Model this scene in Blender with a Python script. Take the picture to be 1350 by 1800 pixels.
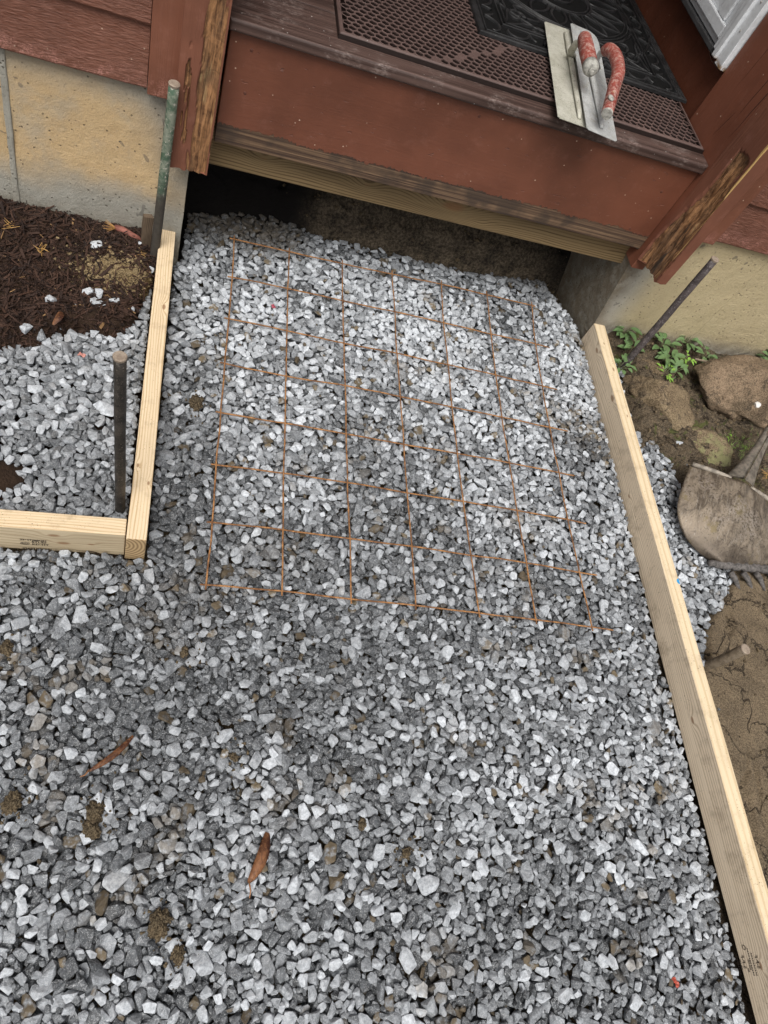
import bpy, bmesh, math, random
import numpy as np
from mathutils import Vector, Matrix, noise as mnoise
R = math.radians
for o in list(bpy.data.objects): bpy.data.objects.remove(o)
scene = bpy.context.scene
col = scene.collection

# ------------------------------------------------------------------ camera
CW = np.array([[0.9431602764866485, -0.04242127844448918, 0.3296196717320795],
               [0.13077026514793194, -0.8644390833416316, -0.4854319817900533],
               [0.30552877214882446, 0.5009446140309467, -0.8097571630202582]])   # world -> lens axes (right, down, forward)
CC = np.array([-0.12089583, -0.60591985, 1.36925451])
FPX = 1250.0
cam_d = bpy.data.cameras.new("camera"); cam = bpy.data.objects.new("camera", cam_d); col.objects.link(cam)
rot = Matrix([[CW[0][i], -CW[1][i], -CW[2][i]] for i in range(3)])
cam.matrix_world = Matrix.Translation(Vector(CC)) @ rot.to_4x4()
cam_d.sensor_fit = 'VERTICAL'; cam_d.sensor_height = 24.0; cam_d.lens = 24.0 * FPX / 1800.0
cam_d.clip_start = 0.02; cam_d.clip_end = 200.0
scene.camera = cam
# ------------------------------------------------------------------ sky, sun, exposure (overcast)
SUN_EL, SUN_AZ = 62.0, 203.0          # azimuth measured clockwise from +Y
w = bpy.data.worlds.new("World"); scene.world = w; w.use_nodes = True
wn = w.node_tree; bg = wn.nodes["Background"]
sky = wn.nodes.new("ShaderNodeTexSky"); sky.sky_type = 'NISHITA'; sky.sun_disc = False
sky.sun_elevation = R(SUN_EL); sky.sun_rotation = R(SUN_AZ)
sky.air_density = 1.0; sky.dust_density = 6.0; sky.ozone_density = 1.0
hs = wn.nodes.new("ShaderNodeHueSaturation"); hs.inputs["Saturation"].default_value = 0.22
wn.links.new(sky.outputs[0], hs.inputs["Color"]); wn.links.new(hs.outputs[0], bg.inputs[0])
bg.inputs[1].default_value = 0.115
sd = bpy.data.lights.new("sun", 'SUN'); so = bpy.data.objects.new("sun", sd); col.objects.link(so)
sd.energy = 1.9; sd.angle = R(34); sd.color = (1.0, 0.965, 0.91)
az, el = R(SUN_AZ), R(SUN_EL)
sdir = Vector((math.sin(az) * math.cos(el), math.cos(az) * math.cos(el), math.sin(el)))
so.rotation_euler = sdir.to_track_quat('Z', 'Y').to_euler()
so.location = (0, -1, 4)
scene.view_settings.view_transform = 'Standard'; scene.view_settings.look = 'None'
scene.view_settings.exposure = 0.35; scene.view_settings.gamma = 1.0

# ------------------------------------------------------------------ helpers
def at(px, py, z=0.0):
    """metres on the level z for a measured point of the survey photograph"""
    d = CW.T @ np.array([(px - 675) / FPX, (py - 900) / FPX, 1.0])
    return CC + d * (z - CC[2]) / d[2]
rng = np.random.default_rng(7); rnd = random.Random(11)
HY = R(3.0); HO = Vector((-0.1, 0.925, 0.0))
def tag(o, label=None, cat=None, group=None, kind=None):
    if label: o["label"] = label
    if cat: o["category"] = cat
    if group: o["group"] = group
    if kind: o["kind"] = kind
    return o
def link(name, me, m=None, parent=None):
    o = bpy.data.objects.new(name, me); col.objects.link(o)
    if m is not None:
        for mm in (m if isinstance(m, (list, tuple)) else [m]): me.materials.append(mm)
    if parent is not None: o.parent = parent
    return o
def empty(name, loc=(0, 0, 0), rz=0.0):
    o = bpy.data.objects.new(name, None); col.objects.link(o); o.location = loc; o.rotation_euler = (0, 0, rz)
    o.empty_display_size = 0.05
    return o
def finish(bm, name, smooth=False):
    me = bpy.data.meshes.new(name); bm.normal_update(); bm.to_mesh(me); bm.free()
    if smooth:
        me.polygons.foreach_set('use_smooth', [True] * len(me.polygons))
    return me
def raw_mesh(name, co, faces, smooth=True, attr=None):
    me = bpy.data.meshes.new(name)
    co = np.asarray(co, dtype=np.float32); faces = np.asarray(faces, dtype=np.int32)
    k = faces.shape[1]
    me.vertices.add(len(co)); me.vertices.foreach_set('co', co.ravel())
    me.loops.add(faces.size); me.loops.foreach_set('vertex_index', faces.ravel())
    me.polygons.add(len(faces)); me.polygons.foreach_set('loop_start', np.arange(0, faces.size, k, dtype=np.int32))
    me.polygons.foreach_set('use_smooth', np.full(len(faces), smooth, dtype=bool))
    me.update(calc_edges=True); me.validate()
    if attr is not None:
        for nm, v in attr.items():
            v = np.asarray(v, dtype=np.float32)
            if v.ndim == 1:
                a = me.attributes.new(nm, 'FLOAT', 'POINT'); a.data.foreach_set('value', v)
            else:
                a = me.attributes.new(nm, 'FLOAT_VECTOR', 'POINT'); a.data.foreach_set('vector', v.ravel())
    return me
def box(bm, x0, x1, y0, y1, z0, z1):
    v = [bm.verts.new(p) for p in ((x0,y0,z0),(x1,y0,z0),(x1,y1,z0),(x0,y1,z0),(x0,y0,z1),(x1,y0,z1),(x1,y1,z1),(x0,y1,z1))]
    fs = [(0,3,2,1),(4,5,6,7),(0,1,5,4),(1,2,6,5),(2,3,7,6),(3,0,4,7)]
    return v, [bm.faces.new([v[i] for i in f]) for f in fs]
def bev(bm, off=0.002, seg=2, edges=None):
    bmesh.ops.bevel(bm, geom=edges or bm.edges[:], offset=off, segments=seg, profile=0.5, affect='EDGES', clamp_overlap=True)
def bbox(name, dims, m, parent=None, off=0.002, seg=2):
    bm = bmesh.new(); box(bm, *dims); bev(bm, off, seg)
    return link(name, finish(bm, name), m, parent)
def tube(bm, pts, rad, n=10, caps=True, ry=None, up=None):
    """sweep along pts; rad scalar or list; ry for flattened section"""
    pts = [Vector(p) for p in pts]; rings = []
    if not hasattr(rad, '__len__'): rad = [rad] * len(pts)
    prev = None
    for i, p in enumerate(pts):
        t = (pts[min(i + 1, len(pts) - 1)] - pts[max(i - 1, 0)]).normalized()
        a = up or (Vector((0, 0, 1)) if abs(t.z) < 0.9 else Vector((1, 0, 0)))
        if prev is not None: a = prev
        s = t.cross(a).normalized(); b = s.cross(t).normalized(); prev = b
        r2 = rad[i] * (ry if ry else 1.0)
        rings.append([bm.verts.new(p + s * math.cos(2*math.pi*k/n) * rad[i] + b * math.sin(2*math.pi*k/n) * r2) for k in range(n)])
    for A, B in zip(rings, rings[1:]):
        for k in range(n): bm.faces.new((A[k], A[(k+1) % n], B[(k+1) % n], B[k]))
    if caps:
        bm.faces.new(rings[0][::-1]); bm.faces.new(rings[-1])
    return rings
# numpy value noise
LAT = {}
def vnoise(x, y, scale, seed):
    if seed not in LAT: LAT[seed] = np.random.default_rng(seed).random((256, 256))
    L = LAT[seed]
    X = x / scale + 1000.37; Y = y / scale + 1000.71
    xi = np.floor(X).astype(int); yi = np.floor(Y).astype(int); fx = X - xi; fy = Y - yi
    fx = fx*fx*(3-2*fx); fy = fy*fy*(3-2*fy)
    g = lambda a, b: L[a % 256, b % 256]
    return (g(xi,yi)*(1-fx)+g(xi+1,yi)*fx)*(1-fy) + (g(xi,yi+1)*(1-fx)+g(xi+1,yi+1)*fx)*fy
def fbm(x, y, scale, octv=4, seed=1):
    s = 0; a = 1; t = 0
    for k in range(octv):
        s = s + a * vnoise(x, y, scale / 2**k, seed + k); t += a; a *= 0.55
    return s / t - 0.5
def smooth(a, b, x):
    t = np.clip((x - a) / (b - a), 0, 1); return t*t*(3-2*t)

# ------------------------------------------------------------------ material kit
class Mat:
    def __init__(s, name, rough=0.8, spec=0.3):
        s.m = bpy.data.materials.new(name); s.m.use_nodes = True; s.nt = s.m.node_tree
        s.b = s.nt.nodes["Principled BSDF"]; s.b.inputs["Roughness"].default_value = rough
        s.b.inputs["Specular IOR Level"].default_value = spec
        s._geo = None
    def n(s, t, **kw):
        nd = s.nt.nodes.new(t)
        for k, v in kw.items(): setattr(nd, k, v)
        return nd
    def L(s, a, b): s.nt.links.new(a, b)
    def val(s, sock, v):
        if isinstance(v, (int, float, tuple, list)): sock.default_value = v
        else: s.L(v, sock)
    def pos(s, obj=True):
        tc = s.n("ShaderNodeTexCoord"); return tc.outputs["Object"]
    def mapv(s, v, scale=(1,1,1), loc=(0,0,0), rot=(0,0,0)):
        m = s.n("ShaderNodeMapping"); s.L(v, m.inputs[0]); m.inputs["Scale"].default_value = scale
        m.inputs["Location"].default_value = loc; m.inputs["Rotation"].default_value = rot; return m.outputs[0]
    def noise(s, v, scale=5, detail=4, rough=0.6, dist=0.0, w=None):
        n = s.n("ShaderNodeTexNoise"); s.L(v, n.inputs["Vector"]); n.inputs["Scale"].default_value = scale
        n.inputs["Detail"].default_value = detail; n.inputs["Roughness"].default_value = rough; n.inputs["Distortion"].default_value = dist
        return n.outputs["Fac"]
    def voro(s, v, scale=5, feature='F1', out="Distance"):
        n = s.n("ShaderNodeTexVoronoi", feature=feature); s.L(v, n.inputs["Vector"]); n.inputs["Scale"].default_value = scale
        return n.outputs[out]
    def math(s, op, a, b=0.0, c=None, clamp=False):
        n = s.n("ShaderNodeMath", operation=op); n.use_clamp = clamp
        s.val(n.inputs[0], a); s.val(n.inputs[1], b)
        if c is not None: s.val(n.inputs[2], c)
        return n.outputs[0]
    def rng(s, v, a, b, c=0.0, d=1.0):
        n = s.n("ShaderNodeMapRange"); s.val(n.inputs[0], v); n.inputs[1].default_value = a; n.inputs[2].default_value = b
        n.inputs[3].default_value = c; n.inputs[4].default_value = d; n.interpolation_type = 'SMOOTHSTEP'; return n.outputs[0]
    def mix(s, f, a, b, mode='MIX'):
        n = s.n("ShaderNodeMix", data_type='RGBA', blend_type=mode)
        s.val(n.inputs[0], f)
        for i, v in ((6, a), (7, b)):
            if isinstance(v, (tuple, list)): n.inputs[i].default_value = (*v[:3], 1)
            else: s.L(v, n.inputs[i])
        return n.outputs[2]
    def sep(s, v):
        n = s.n("ShaderNodeSeparateXYZ"); s.L(v, n.inputs[0]); return n.outputs
    def comb(s, x, y, z):
        n = s.n("ShaderNodeCombineXYZ")
        for i, v in enumerate((x, y, z)): s.val(n.inputs[i], v)
        return n.outputs[0]
    def attr(s, name, out="Fac"):
        n = s.n("ShaderNodeAttribute", attribute_name=name); return n.outputs[out]
    def bump(s, h, dist=0.001, strength=1.0, prev=None):
        n = s.n("ShaderNodeBump"); n.inputs["Distance"].default_value = dist; n.inputs["Strength"].default_value = strength
        s.L(h, n.inputs["Height"])
        if prev is not None: s.L(prev, n.inputs["Normal"])
        return n.outputs[0]
    def out(s, color=None, rough=None, normal=None, metal=None):
        if color is not None: s.val(s.b.inputs["Base Color"], (*color, 1) if isinstance(color, tuple) and len(color) == 3 else color)
        if rough is not None: s.val(s.b.inputs["Roughness"], rough)
        if normal is not None: s.L(normal, s.b.inputs["Normal"])
        if metal is not None: s.val(s.b.inputs["Metallic"], metal)
        return s.m

def m_stone():
    M = Mat("crushed_stone", 0.85, 0.25)
    a = M.sep(M.attr("stone", "Vector")); tone, brown, seed = a[0], a[1], a[2]
    P = M.attr("loc3", "Vector")
    c = M.n("ShaderNodeCombineXYZ"); M.L(seed, c.inputs[0]); M.L(seed, c.inputs[1]); M.L(seed, c.inputs[2])
    add = M.n("ShaderNodeVectorMath", operation='MULTIPLY_ADD'); M.L(c.outputs[0], add.inputs[0]); add.inputs[1].default_value = (9, 13, 17); M.L(P, add.inputs[2])
    V = add.outputs[0]
    n1 = M.noise(V, 110, 5, 0.68); n2 = M.noise(M.mapv(V, (1, 1, 5)), 160, 3, 0.6); n3 = M.noise(V, 420, 3, 0.7)
    veins = M.rng(M.math('ABSOLUTE', M.math('SUBTRACT', M.noise(V, 70, 3, 0.6, 1.0), 0.5)), 0.0, 0.018, 1.0, 0.0)
    dark = M.mix(tone, (0.030, 0.032, 0.034), (0.330, 0.350, 0.375))
    lite = M.mix(tone, (0.090, 0.096, 0.104), (0.60, 0.63, 0.665))
    t = M.math('ADD', M.math('MULTIPLY', n1, 0.65), M.math('MULTIPLY', n2, 0.35))
    cc = M.mix(M.rng(t, 0.36, 0.64), dark, lite)
    cc = M.mix(M.math('MULTIPLY', veins, 0.45), cc, (0.50, 0.51, 0.52))
    cc = M.mix(M.rng(n3, 0.56, 0.70, 0.0, 0.5), cc, (0.6, 0.61, 0.62))
    cc = M.mix(M.rng(n3, 0.42, 0.28, 0.0, 0.35), cc, (0.04, 0.04, 0.04))
    br = M.mix(M.math('MULTIPLY', n1, M.rng(tone, 0, 1, .5, 1.3)), (0.030, 0.022, 0.014), (0.22, 0.175, 0.115))
    cc = M.mix(M.math('MULTIPLY', brown, M.rng(M.noise(V, 60, 3), 0.3, 0.55)), cc, br)
    h = M.math('ADD', M.math('MULTIPLY', n1, 0.7), M.math('MULTIPLY', n3, 0.2))
    return M.out(cc, M.rng(tone, 0, 0.6, 0.55, 0.9), M.bump(h, 0.0025, 0.8))
def m_pine(name, light, dark, knots=(), axis=1, grain=190, lines=0.5, specks=0.0, dirty=0.0):
    """sawn softwood, grain along the local axis; knots = [(x,y,z,r)] in metres"""
    M = Mat(name, 0.7, 0.25); P = M.pos(); s = M.sep(P)
    long_ = s[axis]; o = [s[i] for i in range(3) if i != axis]
    warp = M.noise(M.mapv(P, tuple(1.6 if i == axis else 9 for i in range(3))), 1.0, 3, 0.55)
    u = M.math('ADD', M.math('ADD', o[0], M.math('MULTIPLY', o[1], 0.83)), M.math('MULTIPLY', M.math('SUBTRACT', warp, 0.5), 0.035))
    km = None
    for (kx, ky, kz, kr) in knots:
        d = M.n("ShaderNodeVectorMath", operation='DISTANCE')
        q = M.n("ShaderNodeVectorMath", operation='MULTIPLY'); M.L(P, q.inputs[0])
        sc = tuple(0.45 if i == axis else 1.0 for i in range(3)); q.inputs[1].default_value = sc
        M.L(q.outputs[0], d.inputs[0]); d.inputs[1].default_value = (kx*sc[0], ky*sc[1], kz*sc[2])
        wv = M.math('MULTIPLY', M.math('POWER', 2.718, M.math('MULTIPLY', M.math('POWER', M.math('DIVIDE', d.outputs["Value"], kr*1.5), 2.0), -1.0)), kr*1.5)
        u = M.math('ADD', u, wv)
        core = M.rng(d.outputs["Value"], kr*0.35, kr*0.75, 1.0, 0.0)
        km = core if km is None else M.math('MAXIMUM', km, core)
    u = M.math('ADD', u, M.math('MULTIPLY', M.noise(M.mapv(P, tuple(0.7 if i == axis else 45 for i in range(3))), 1.0, 2, 0.5), 0.006))
    ring = M.math('SINE', M.math('MULTIPLY', u, grain * 6.283))
    ring = M.math('MULTIPLY_ADD', ring, 0.5, 0.5)
    fib = M.noise(M.mapv(P, tuple(7 if i == axis else 420 for i in range(3))), 1.0, 3, 0.65)
    blot = M.noise(M.mapv(P, tuple(3 if i == axis else 25 for i in range(3))), 1.0, 3, 0.6)
    f = M.math('ADD', M.math('MULTIPLY', M.math('MULTIPLY', M.rng(ring, 0.45, 1.0), lines), M.rng(M.noise(M.mapv(P, tuple(1.5 if i == axis else 70 for i in range(3))), 1.0, 2, 0.5), 0.3, 0.6, 0.35, 1.0)), M.math('MULTIPLY', M.rng(fib, 0.4, 0.75), 0.3), clamp=True)
    c = M.mix(f, light, dark)
    c = M.mix(M.rng(blot, 0.45, 0.75, 0, 0.35), c, tuple(v * 0.8 for v in dark))
    if km is not None: c = M.mix(M.math('MULTIPLY', km, 0.75), c, (0.20, 0.10, 0.045))
    if specks:
        sp = M.rng(M.noise(P, 330, 2, 0.5), 0.69 - 0.04*specks, 0.73 - 0.04*specks)
        sp = M.math('MULTIPLY', sp, M.rng(M.noise(P, 22, 3), 0.42, 0.6))
        c = M.mix(sp, c, (0.06, 0.04, 0.025))
    if dirty:
        c = M.mix(M.math('MULTIPLY', M.rng(M.noise(P, 14, 5, 0.7), 0.5, 0.72), dirty), c, (0.13, 0.085, 0.045))
    h = M.math('ADD', M.math('MULTIPLY', ring, 0.4), fib)
    return M.out(c, 0.72, M.bump(h, 0.0007, 0.6))
def m_endgrain():
    M = Mat("sawn_end_grain", 0.8, 0.2); P = M.pos()
    w = M.n("ShaderNodeTexWave", wave_type='RINGS', rings_direction='Y'); M.L(M.mapv(P, (1, 1, 1), (0.03, 0, 0.03)), w.inputs[0])
    w.inputs["Scale"].default_value = 42; w.inputs["Distortion"].default_value = 1.5; w.inputs["Detail"].default_value = 2; w.inputs["Detail Scale"].default_value = 0.4
    c = M.mix(w.outputs["Fac"], (0.46, 0.33, 0.18), (0.22, 0.145, 0.075))
    return M.out(c, 0.85, M.bump(M.noise(P, 900, 3), 0.0006, 0.6))
PAINT = (0.185, 0.072, 0.043)
def paint_color(M, P, base=PAINT, dusty=0.25):
    b2 = tuple(v * 0.72 for v in base)
    c = M.mix(M.rng(M.noise(P, 5, 4, 0.6), 0.35, 0.7), base, b2)
    c = M.mix(M.math('MULTIPLY', M.rng(M.noise(P, 28, 5, 0.7), 0.52, 0.78), dusty), c, (0.40, 0.20, 0.155))
    sp = M.rng(M.voro(P, 42), 0.050, 0.085, 1.0, 0.0); sp = M.math('MULTIPLY', sp, M.rng(M.noise(P, 17, 2), 0.50, 0.56))
    return M.mix(sp, c, (0.5, 0.36, 0.27))
def m_paint(name, stretch, rough_grain=0.001, fade_bottom=None, dusty=0.25, base=PAINT, gs=1.0):
    M = Mat(name, 0.5, 0.35); P = M.pos()
    c = paint_color(M, P, base, dusty)
    g1 = M.noise(M.mapv(P, stretch), 1.0 * gs, 4, 0.65, 0.6); g2 = M.noise(M.mapv(P, tuple(v * 3.1 for v in stretch)), 1.0 * gs, 2, 0.6)
    h = M.math('ADD', M.math('MULTIPLY', g1, 1.0), M.math('MULTIPLY', g2, 0.35))
    if rough_grain > .002:
        c = M.mix(M.rng(g1, 0.40, 0.66, 0, 0.45), M.mix(0.28, c, (0.03, 0.01, 0.008)), M.mix(0.30, c, (0.42, 0.22, 0.17)))
    if fade_bottom:
        z0, z1 = fade_bottom; z = M.sep(P)[2]
        f = M.math('MULTIPLY', M.rng(z, z0, z1, 1.0, 0.0), M.rng(M.noise(P, 30, 5, 0.75), 0.4, 0.66))
        f = M.math('MULTIPLY', f, M.rng(M.noise(P, 350, 3, 0.7), 0.38, 0.62))
        c = M.mix(f, c, (0.42, 0.20, 0.16))
    return M.out(c, M.rng(g1, 0.3, 0.7, 0.42, 0.62), M.bump(h, rough_grain, 0.8))
def m_riser():
    """brown-red paint ending in a ragged edge above a strip of bare weathered wood"""
    M = Mat("painted_riser", 0.5, 0.4); P = M.pos(); s = M.sep(P)
    c = paint_color(M, P, (0.158, 0.057, 0.033), 0.12)
    edge = M.math('ADD', M.math('ADD', s[2], M.math('MULTIPLY', M.math('SUBTRACT', M.noise(M.mapv(P, (9, 1, 2)), 1, 5, 0.65), 0.5), 0.035)),
                  M.math('MULTIPLY', M.math('SUBTRACT', M.noise(M.mapv(P, (110, 1, 12)), 1, 3, 0.6), 0.5), 0.024))
    bare = M.rng(edge, 0.3925, 0.3955, 1.0, 0.0)
    g = M.noise(M.mapv(P, (2.5, 20, 230)), 1, 4, 0.6, 0.4)
    wd = M.mix(M.rng(g, 0.35, 0.68), (0.05, 0.028, 0.018), (0.19, 0.12, 0.07))
    wd = M.mix(M.rng(M.noise(P, 9, 3), 0.45, 0.6, 0, 0.7), wd, (0.035, 0.024, 0.018))
    cc = M.mix(bare, c, wd)
    dr = M.noise(M.mapv(P, (3, 20, 60)), 1, 4, 0.7, 1.2)
    h = M.math('ADD', M.math('MULTIPLY', dr, 0.6), M.math('MULTIPLY', M.math('MULTIPLY', g, bare), 1.0))
    h = M.math('SUBTRACT', h, M.math('MULTIPLY', bare, 0.9))
    dents = M.rng(M.noise(M.mapv(P, (40, 20, 150)), 1, 2, 0.5), 0.70, 0.76)
    h = M.math('SUBTRACT', h, dents)
    return M.out(cc, M.mix(bare, (0.42, 0.42, 0.42), (0.85, 0.85, 0.85)), M.bump(h, 0.0014, 0.9))
def m_rot():
    """paint where attribute bare = 0, split rotten fir where 1"""
    M = Mat("rotten_painted_fir", 0.65, 0.3); P = M.pos(); c = paint_color(M, P, PAINT, 0.15)
    b = M.attr("bare"); g = M.noise(M.mapv(P, (150, 150, 7)), 1, 5, 0.65, 0.8)
    g2 = M.noise(M.mapv(P, (45, 45, 5)), 1, 3, 0.6, 1.0)
    g = M.math('ADD', M.math('MULTIPLY', g, .6), M.math('MULTIPLY', M.noise(P, 28, 6, .75, 1.5), .4))
    wd = M.mix(M.rng(g, 0.36, 0.62), (0.080, 0.036, 0.017), (0.34, 0.175, 0.078))
    wd = M.mix(M.rng(g2, 0.63, 0.72), wd, (0.40, 0.27, 0.13)); wd = M.mix(M.rng(g2, 0.40, 0.30), wd, (0.030, 0.018, 0.011))
    wd = M.mix(M.math('MULTIPLY', M.attr("wet"), .45), wd, (0.05, 0.035, 0.025))
    f = M.rng(M.math('ADD', b, M.math('MULTIPLY', M.math('SUBTRACT', g, 0.5), 0.9)), 0.46, 0.54)
    ylw = M.rng(M.math('ADD', M.attr("edge"), M.math('MULTIPLY', M.math('SUBTRACT', g2, 0.5), 0.8)), 0.5, 0.58)
    cc = M.mix(f, c, wd); cc = M.mix(ylw, cc, (0.46, 0.30, 0.12))
    h = M.math('ADD', M.math('MULTIPLY', g, f), M.math('MULTIPLY', M.noise(M.mapv(P, (130, 130, 9)), 1, 3), 0.3))
    return M.out(cc, 0.7, M.bump(h, 0.0045, 1.0))
def m_concrete(name, tan=True):
    M = Mat(name, 0.9, 0.2); P = M.pos(); s = M.sep(P)
    g = M.mix(M.noise(P, 16, 5, 0.65), (0.245, 0.235, 0.20), (0.395, 0.38, 0.33))
    if tan == 1:   # iron stain in the middle height of the left wall, clean grey cement towards the corner and the ground
        zz = M.math('ADD', s[2], M.math('MULTIPLY', M.math('SUBTRACT', M.noise(P, 7, 4, 0.6), 0.5), 0.10))
        band = M.math('MULTIPLY', M.rng(zz, 0.11, 0.215), M.rng(zz, 0.35, 0.44, 1.0, 0.25))
        uu = M.math('ADD', M.math('ADD', s[0], M.math('MULTIPLY', s[2], 0.55)), M.math('MULTIPLY', M.noise(P, 8, 3), 0.06))
        band = M.math('MULTIPLY', band, M.rng(uu, 0.0, 0.16, 1.0, 0.0))
        band = M.math('MULTIPLY', band, M.rng(M.noise(P, 6, 5, .65), .34, .52, .55, 1.0))
        tc = M.mix(M.noise(P, 20, 4, 0.6), (0.52, 0.345, 0.160), (0.60, 0.435, 0.235))
        g = M.mix(M.math('MULTIPLY', band, 0.85), g, tc)
    elif tan == 2:
        band = M.math('MULTIPLY', M.rng(s[0], 1.22, 1.34), M.rng(M.math('ADD', s[2], M.math('MULTIPLY', M.noise(P, 6, 4), 0.08)), 0.06, 0.15))
        tc = M.mix(M.noise(P, 18, 4, 0.6), (0.43, 0.345, 0.190), (0.54, 0.445, 0.265))
        g = M.mix(M.math('MULTIPLY', band, 0.85), g, tc)
    if tan == 2: g = M.mix(M.math('MULTIPLY', M.rng(M.math('ADD', s[0], M.math('MULTIPLY', M.noise(P, 12, 4), .04)), 1.275, 1.22), M.rng(M.noise(P, 22, 5, .7), .3, .6, .45, .9)), g, (.135, .105, .07))
    dirt = M.math('MULTIPLY', M.rng(s[2], 0.02, 0.12, 1.0, 0.0), M.rng(M.noise(P, 30, 5, 0.7), 0.35, 0.6))
    g = M.mix(M.math('MULTIPLY', dirt, 0.7), g, (0.13, 0.10, 0.065))
    pits = M.rng(M.voro(M.mapv(P, (1, 1, 1)), 75), 0.10, 0.19, 1.0, 0.0)
    pits = M.math('MULTIPLY', pits, M.rng(M.noise(P, 24, 3), 0.45, 0.53))
    g = M.mix(M.rng(M.noise(P, 150, 4, .75), .55, .68, 0, .35), g, (.15, .12, .085)); g = M.mix(M.rng(M.noise(P, 210, 3, .7), .56, .72, 0, .25), g, (.52, .47, .38))
    g = M.mix(M.math('MULTIPLY', pits, 0.75), g, (0.09, 0.075, 0.055))
    sp = M.rng(M.noise(P, 26, 2, 0.4, 0.5), 0.725, 0.74); g = M.mix(M.math('MULTIPLY', sp, 0.55), g, (0.10, 0.09, 0.08))
    big = M.noise(P, 130, 5, 0.75)
    h = M.math('SUBTRACT', M.math('ADD', M.math('MULTIPLY', M.noise(P, 420, 4, 0.7), 0.5), big), M.math('MULTIPLY', pits, 0.7))
    return M.out(g, 0.92, M.bump(h, 0.0032, 0.9))
def m_soil(name, a, b, cscale=1.0, wet=0.0):
    M = Mat(name, 0.9, 0.25); P = M.pos()
    n1 = M.noise(P, 9*cscale, 6, 0.68); n2 = M.noise(P, 140, 4, 0.7); n3 = M.noise(P, 800, 2, 0.7)
    c = M.mix(M.rng(n1, 0.33, 0.66), a, b); c = M.mix(M.rng(n2, 0.5, 0.72, 0, 0.55), c, tuple(v * 1.7 for v in b))
    c = M.mix(M.rng(n2, 0.46, 0.3, 0, 0.6), c, tuple(v * 0.45 for v in a))
    c = M.mix(M.rng(M.noise(P, 330, 4, .75), .40, .62), M.mix(0.55, c, (0.01, .007, .004)), M.mix(.22, c, (.42, .34, .22))); gr = M.rng(n3, 0.68, 0.76); c = M.mix(M.math('MULTIPLY', gr, 0.6), c, (0.5, 0.43, 0.33))
    h = M.math('ADD', M.math('ADD', n2, M.math('MULTIPLY', n3, 0.35)), M.math('MULTIPLY', n1, 1.5))
    return M.out(c, M.rng(n1, 0.3, 0.7, 0.92 - wet, 0.95), M.bump(h, 0.004, 0.9))
def m_rust():
    M = Mat("rusted_wire", 0.85, 0.3); P = M.pos()
    c = M.mix(M.rng(M.noise(P, 60, 5, 0.7), 0.35, 0.65), (0.125, 0.056, 0.026), (0.37, 0.185, 0.072))
    c = M.mix(M.rng(M.noise(P, 500, 2), 0.55, 0.7, 0, 0.6), c, (0.07, 0.035, 0.02))
    return M.out(c, 0.85, M.bump(M.noise(P, 700, 3), 0.0008, 0.8))
def m_steel(name, c1, c2, spots, scale=40, rough=0.55, metal=0.5, stretch=(1, 1, 1)):
    M = Mat(name, rough, 0.4); P = M.mapv(M.pos(), stretch)
    c = M.mix(M.rng(M.noise(P, scale, 6, 0.7), 0.35, 0.65), c1, c2)
    c = M.mix(M.rng(M.noise(P, scale * 6, 3, 0.7), 0.58, 0.68), c, spots)
    return M.out(c, rough, M.bump(M.noise(P, scale * 4, 4, 0.7), 0.0009, 0.7), metal)
def m_plain(name, c, rough=0.6, spec=0.4, var=0.25, scale=40, bump=0.0005, c2=None):
    M = Mat(name, rough, spec); P = M.pos()
    cc = M.mix(M.rng(M.noise(P, scale, 5, 0.65), 0.35, 0.68), c, c2 or tuple(v * (1 - var) for v in c))
    return M.out(cc, rough, M.bump(M.noise(P, scale * 8, 3, 0.6), bump, 0.6))

# ------------------------------------------------------------------ ground shapes shared by the soil meshes and the gravel
HEAP = np.array([(-2.0, .45), (-.60, .50), (-.48, .53), (-.415, .545), (-.37, .60), (-.328, .62), (-.264, .61), (-.223, .68), (-.205, .80), (-.19, .90)])
RS = np.array([(-1.6, 1.15), (-.60, 1.165), (-.50, 1.185), (-.40, 1.185), (-.33, 1.18), (-.15, 1.205), (-.1, 1.215), (.02, 1.275), (.091, 1.34), (.15, 1.40), (.20, 1.43), (.25, 1.35), (.35, 1.31), (.53, 1.34), (.60, 1.29), (.66, 1.22), (.9, 1.235), (1.0, 1.2)])
BK = np.array([(-.3, 1.12), (-.14, 1.13), (0, 1.19), (.1, 1.215), (.18, 1.20), (.232, 1.182), (.302, 1.175), (.445, 1.182), (.557, 1.19), (.77, 1.19), (.959, 1.225), (1.05, 1.26), (1.2, 1.30)])
def lx(y): return -0.146 - 0.0383 * (y - 0.0655)                 # centre line of the left board
def soil_left(x, y):
    z = 0.045 + 0.016 * smooth(0.6, 0.92, y) + 0.022 * fbm(x, y, .16, 4, 21) + 0.012 * fbm(x, y, .03, 3, 31)
    yb = np.interp(x, HEAP[:, 0], HEAP[:, 1]) + .05 * fbm(x, y, .07, 3, 303)
    under = smooth(-0.03, 0.05, yb - y)
    z = z - 0.055 * under + 0.0 * z
    patch = np.exp(-(((x + .415) / .065)**2 + ((y - .19) / .055)**2)**1.6)
    z = z + 0.045 * patch
    return z - 0.02 * smooth(-0.24, -0.19, x) - 0.16 * smooth(0.0, 0.008, x - (lx(y) - 0.008))
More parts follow.
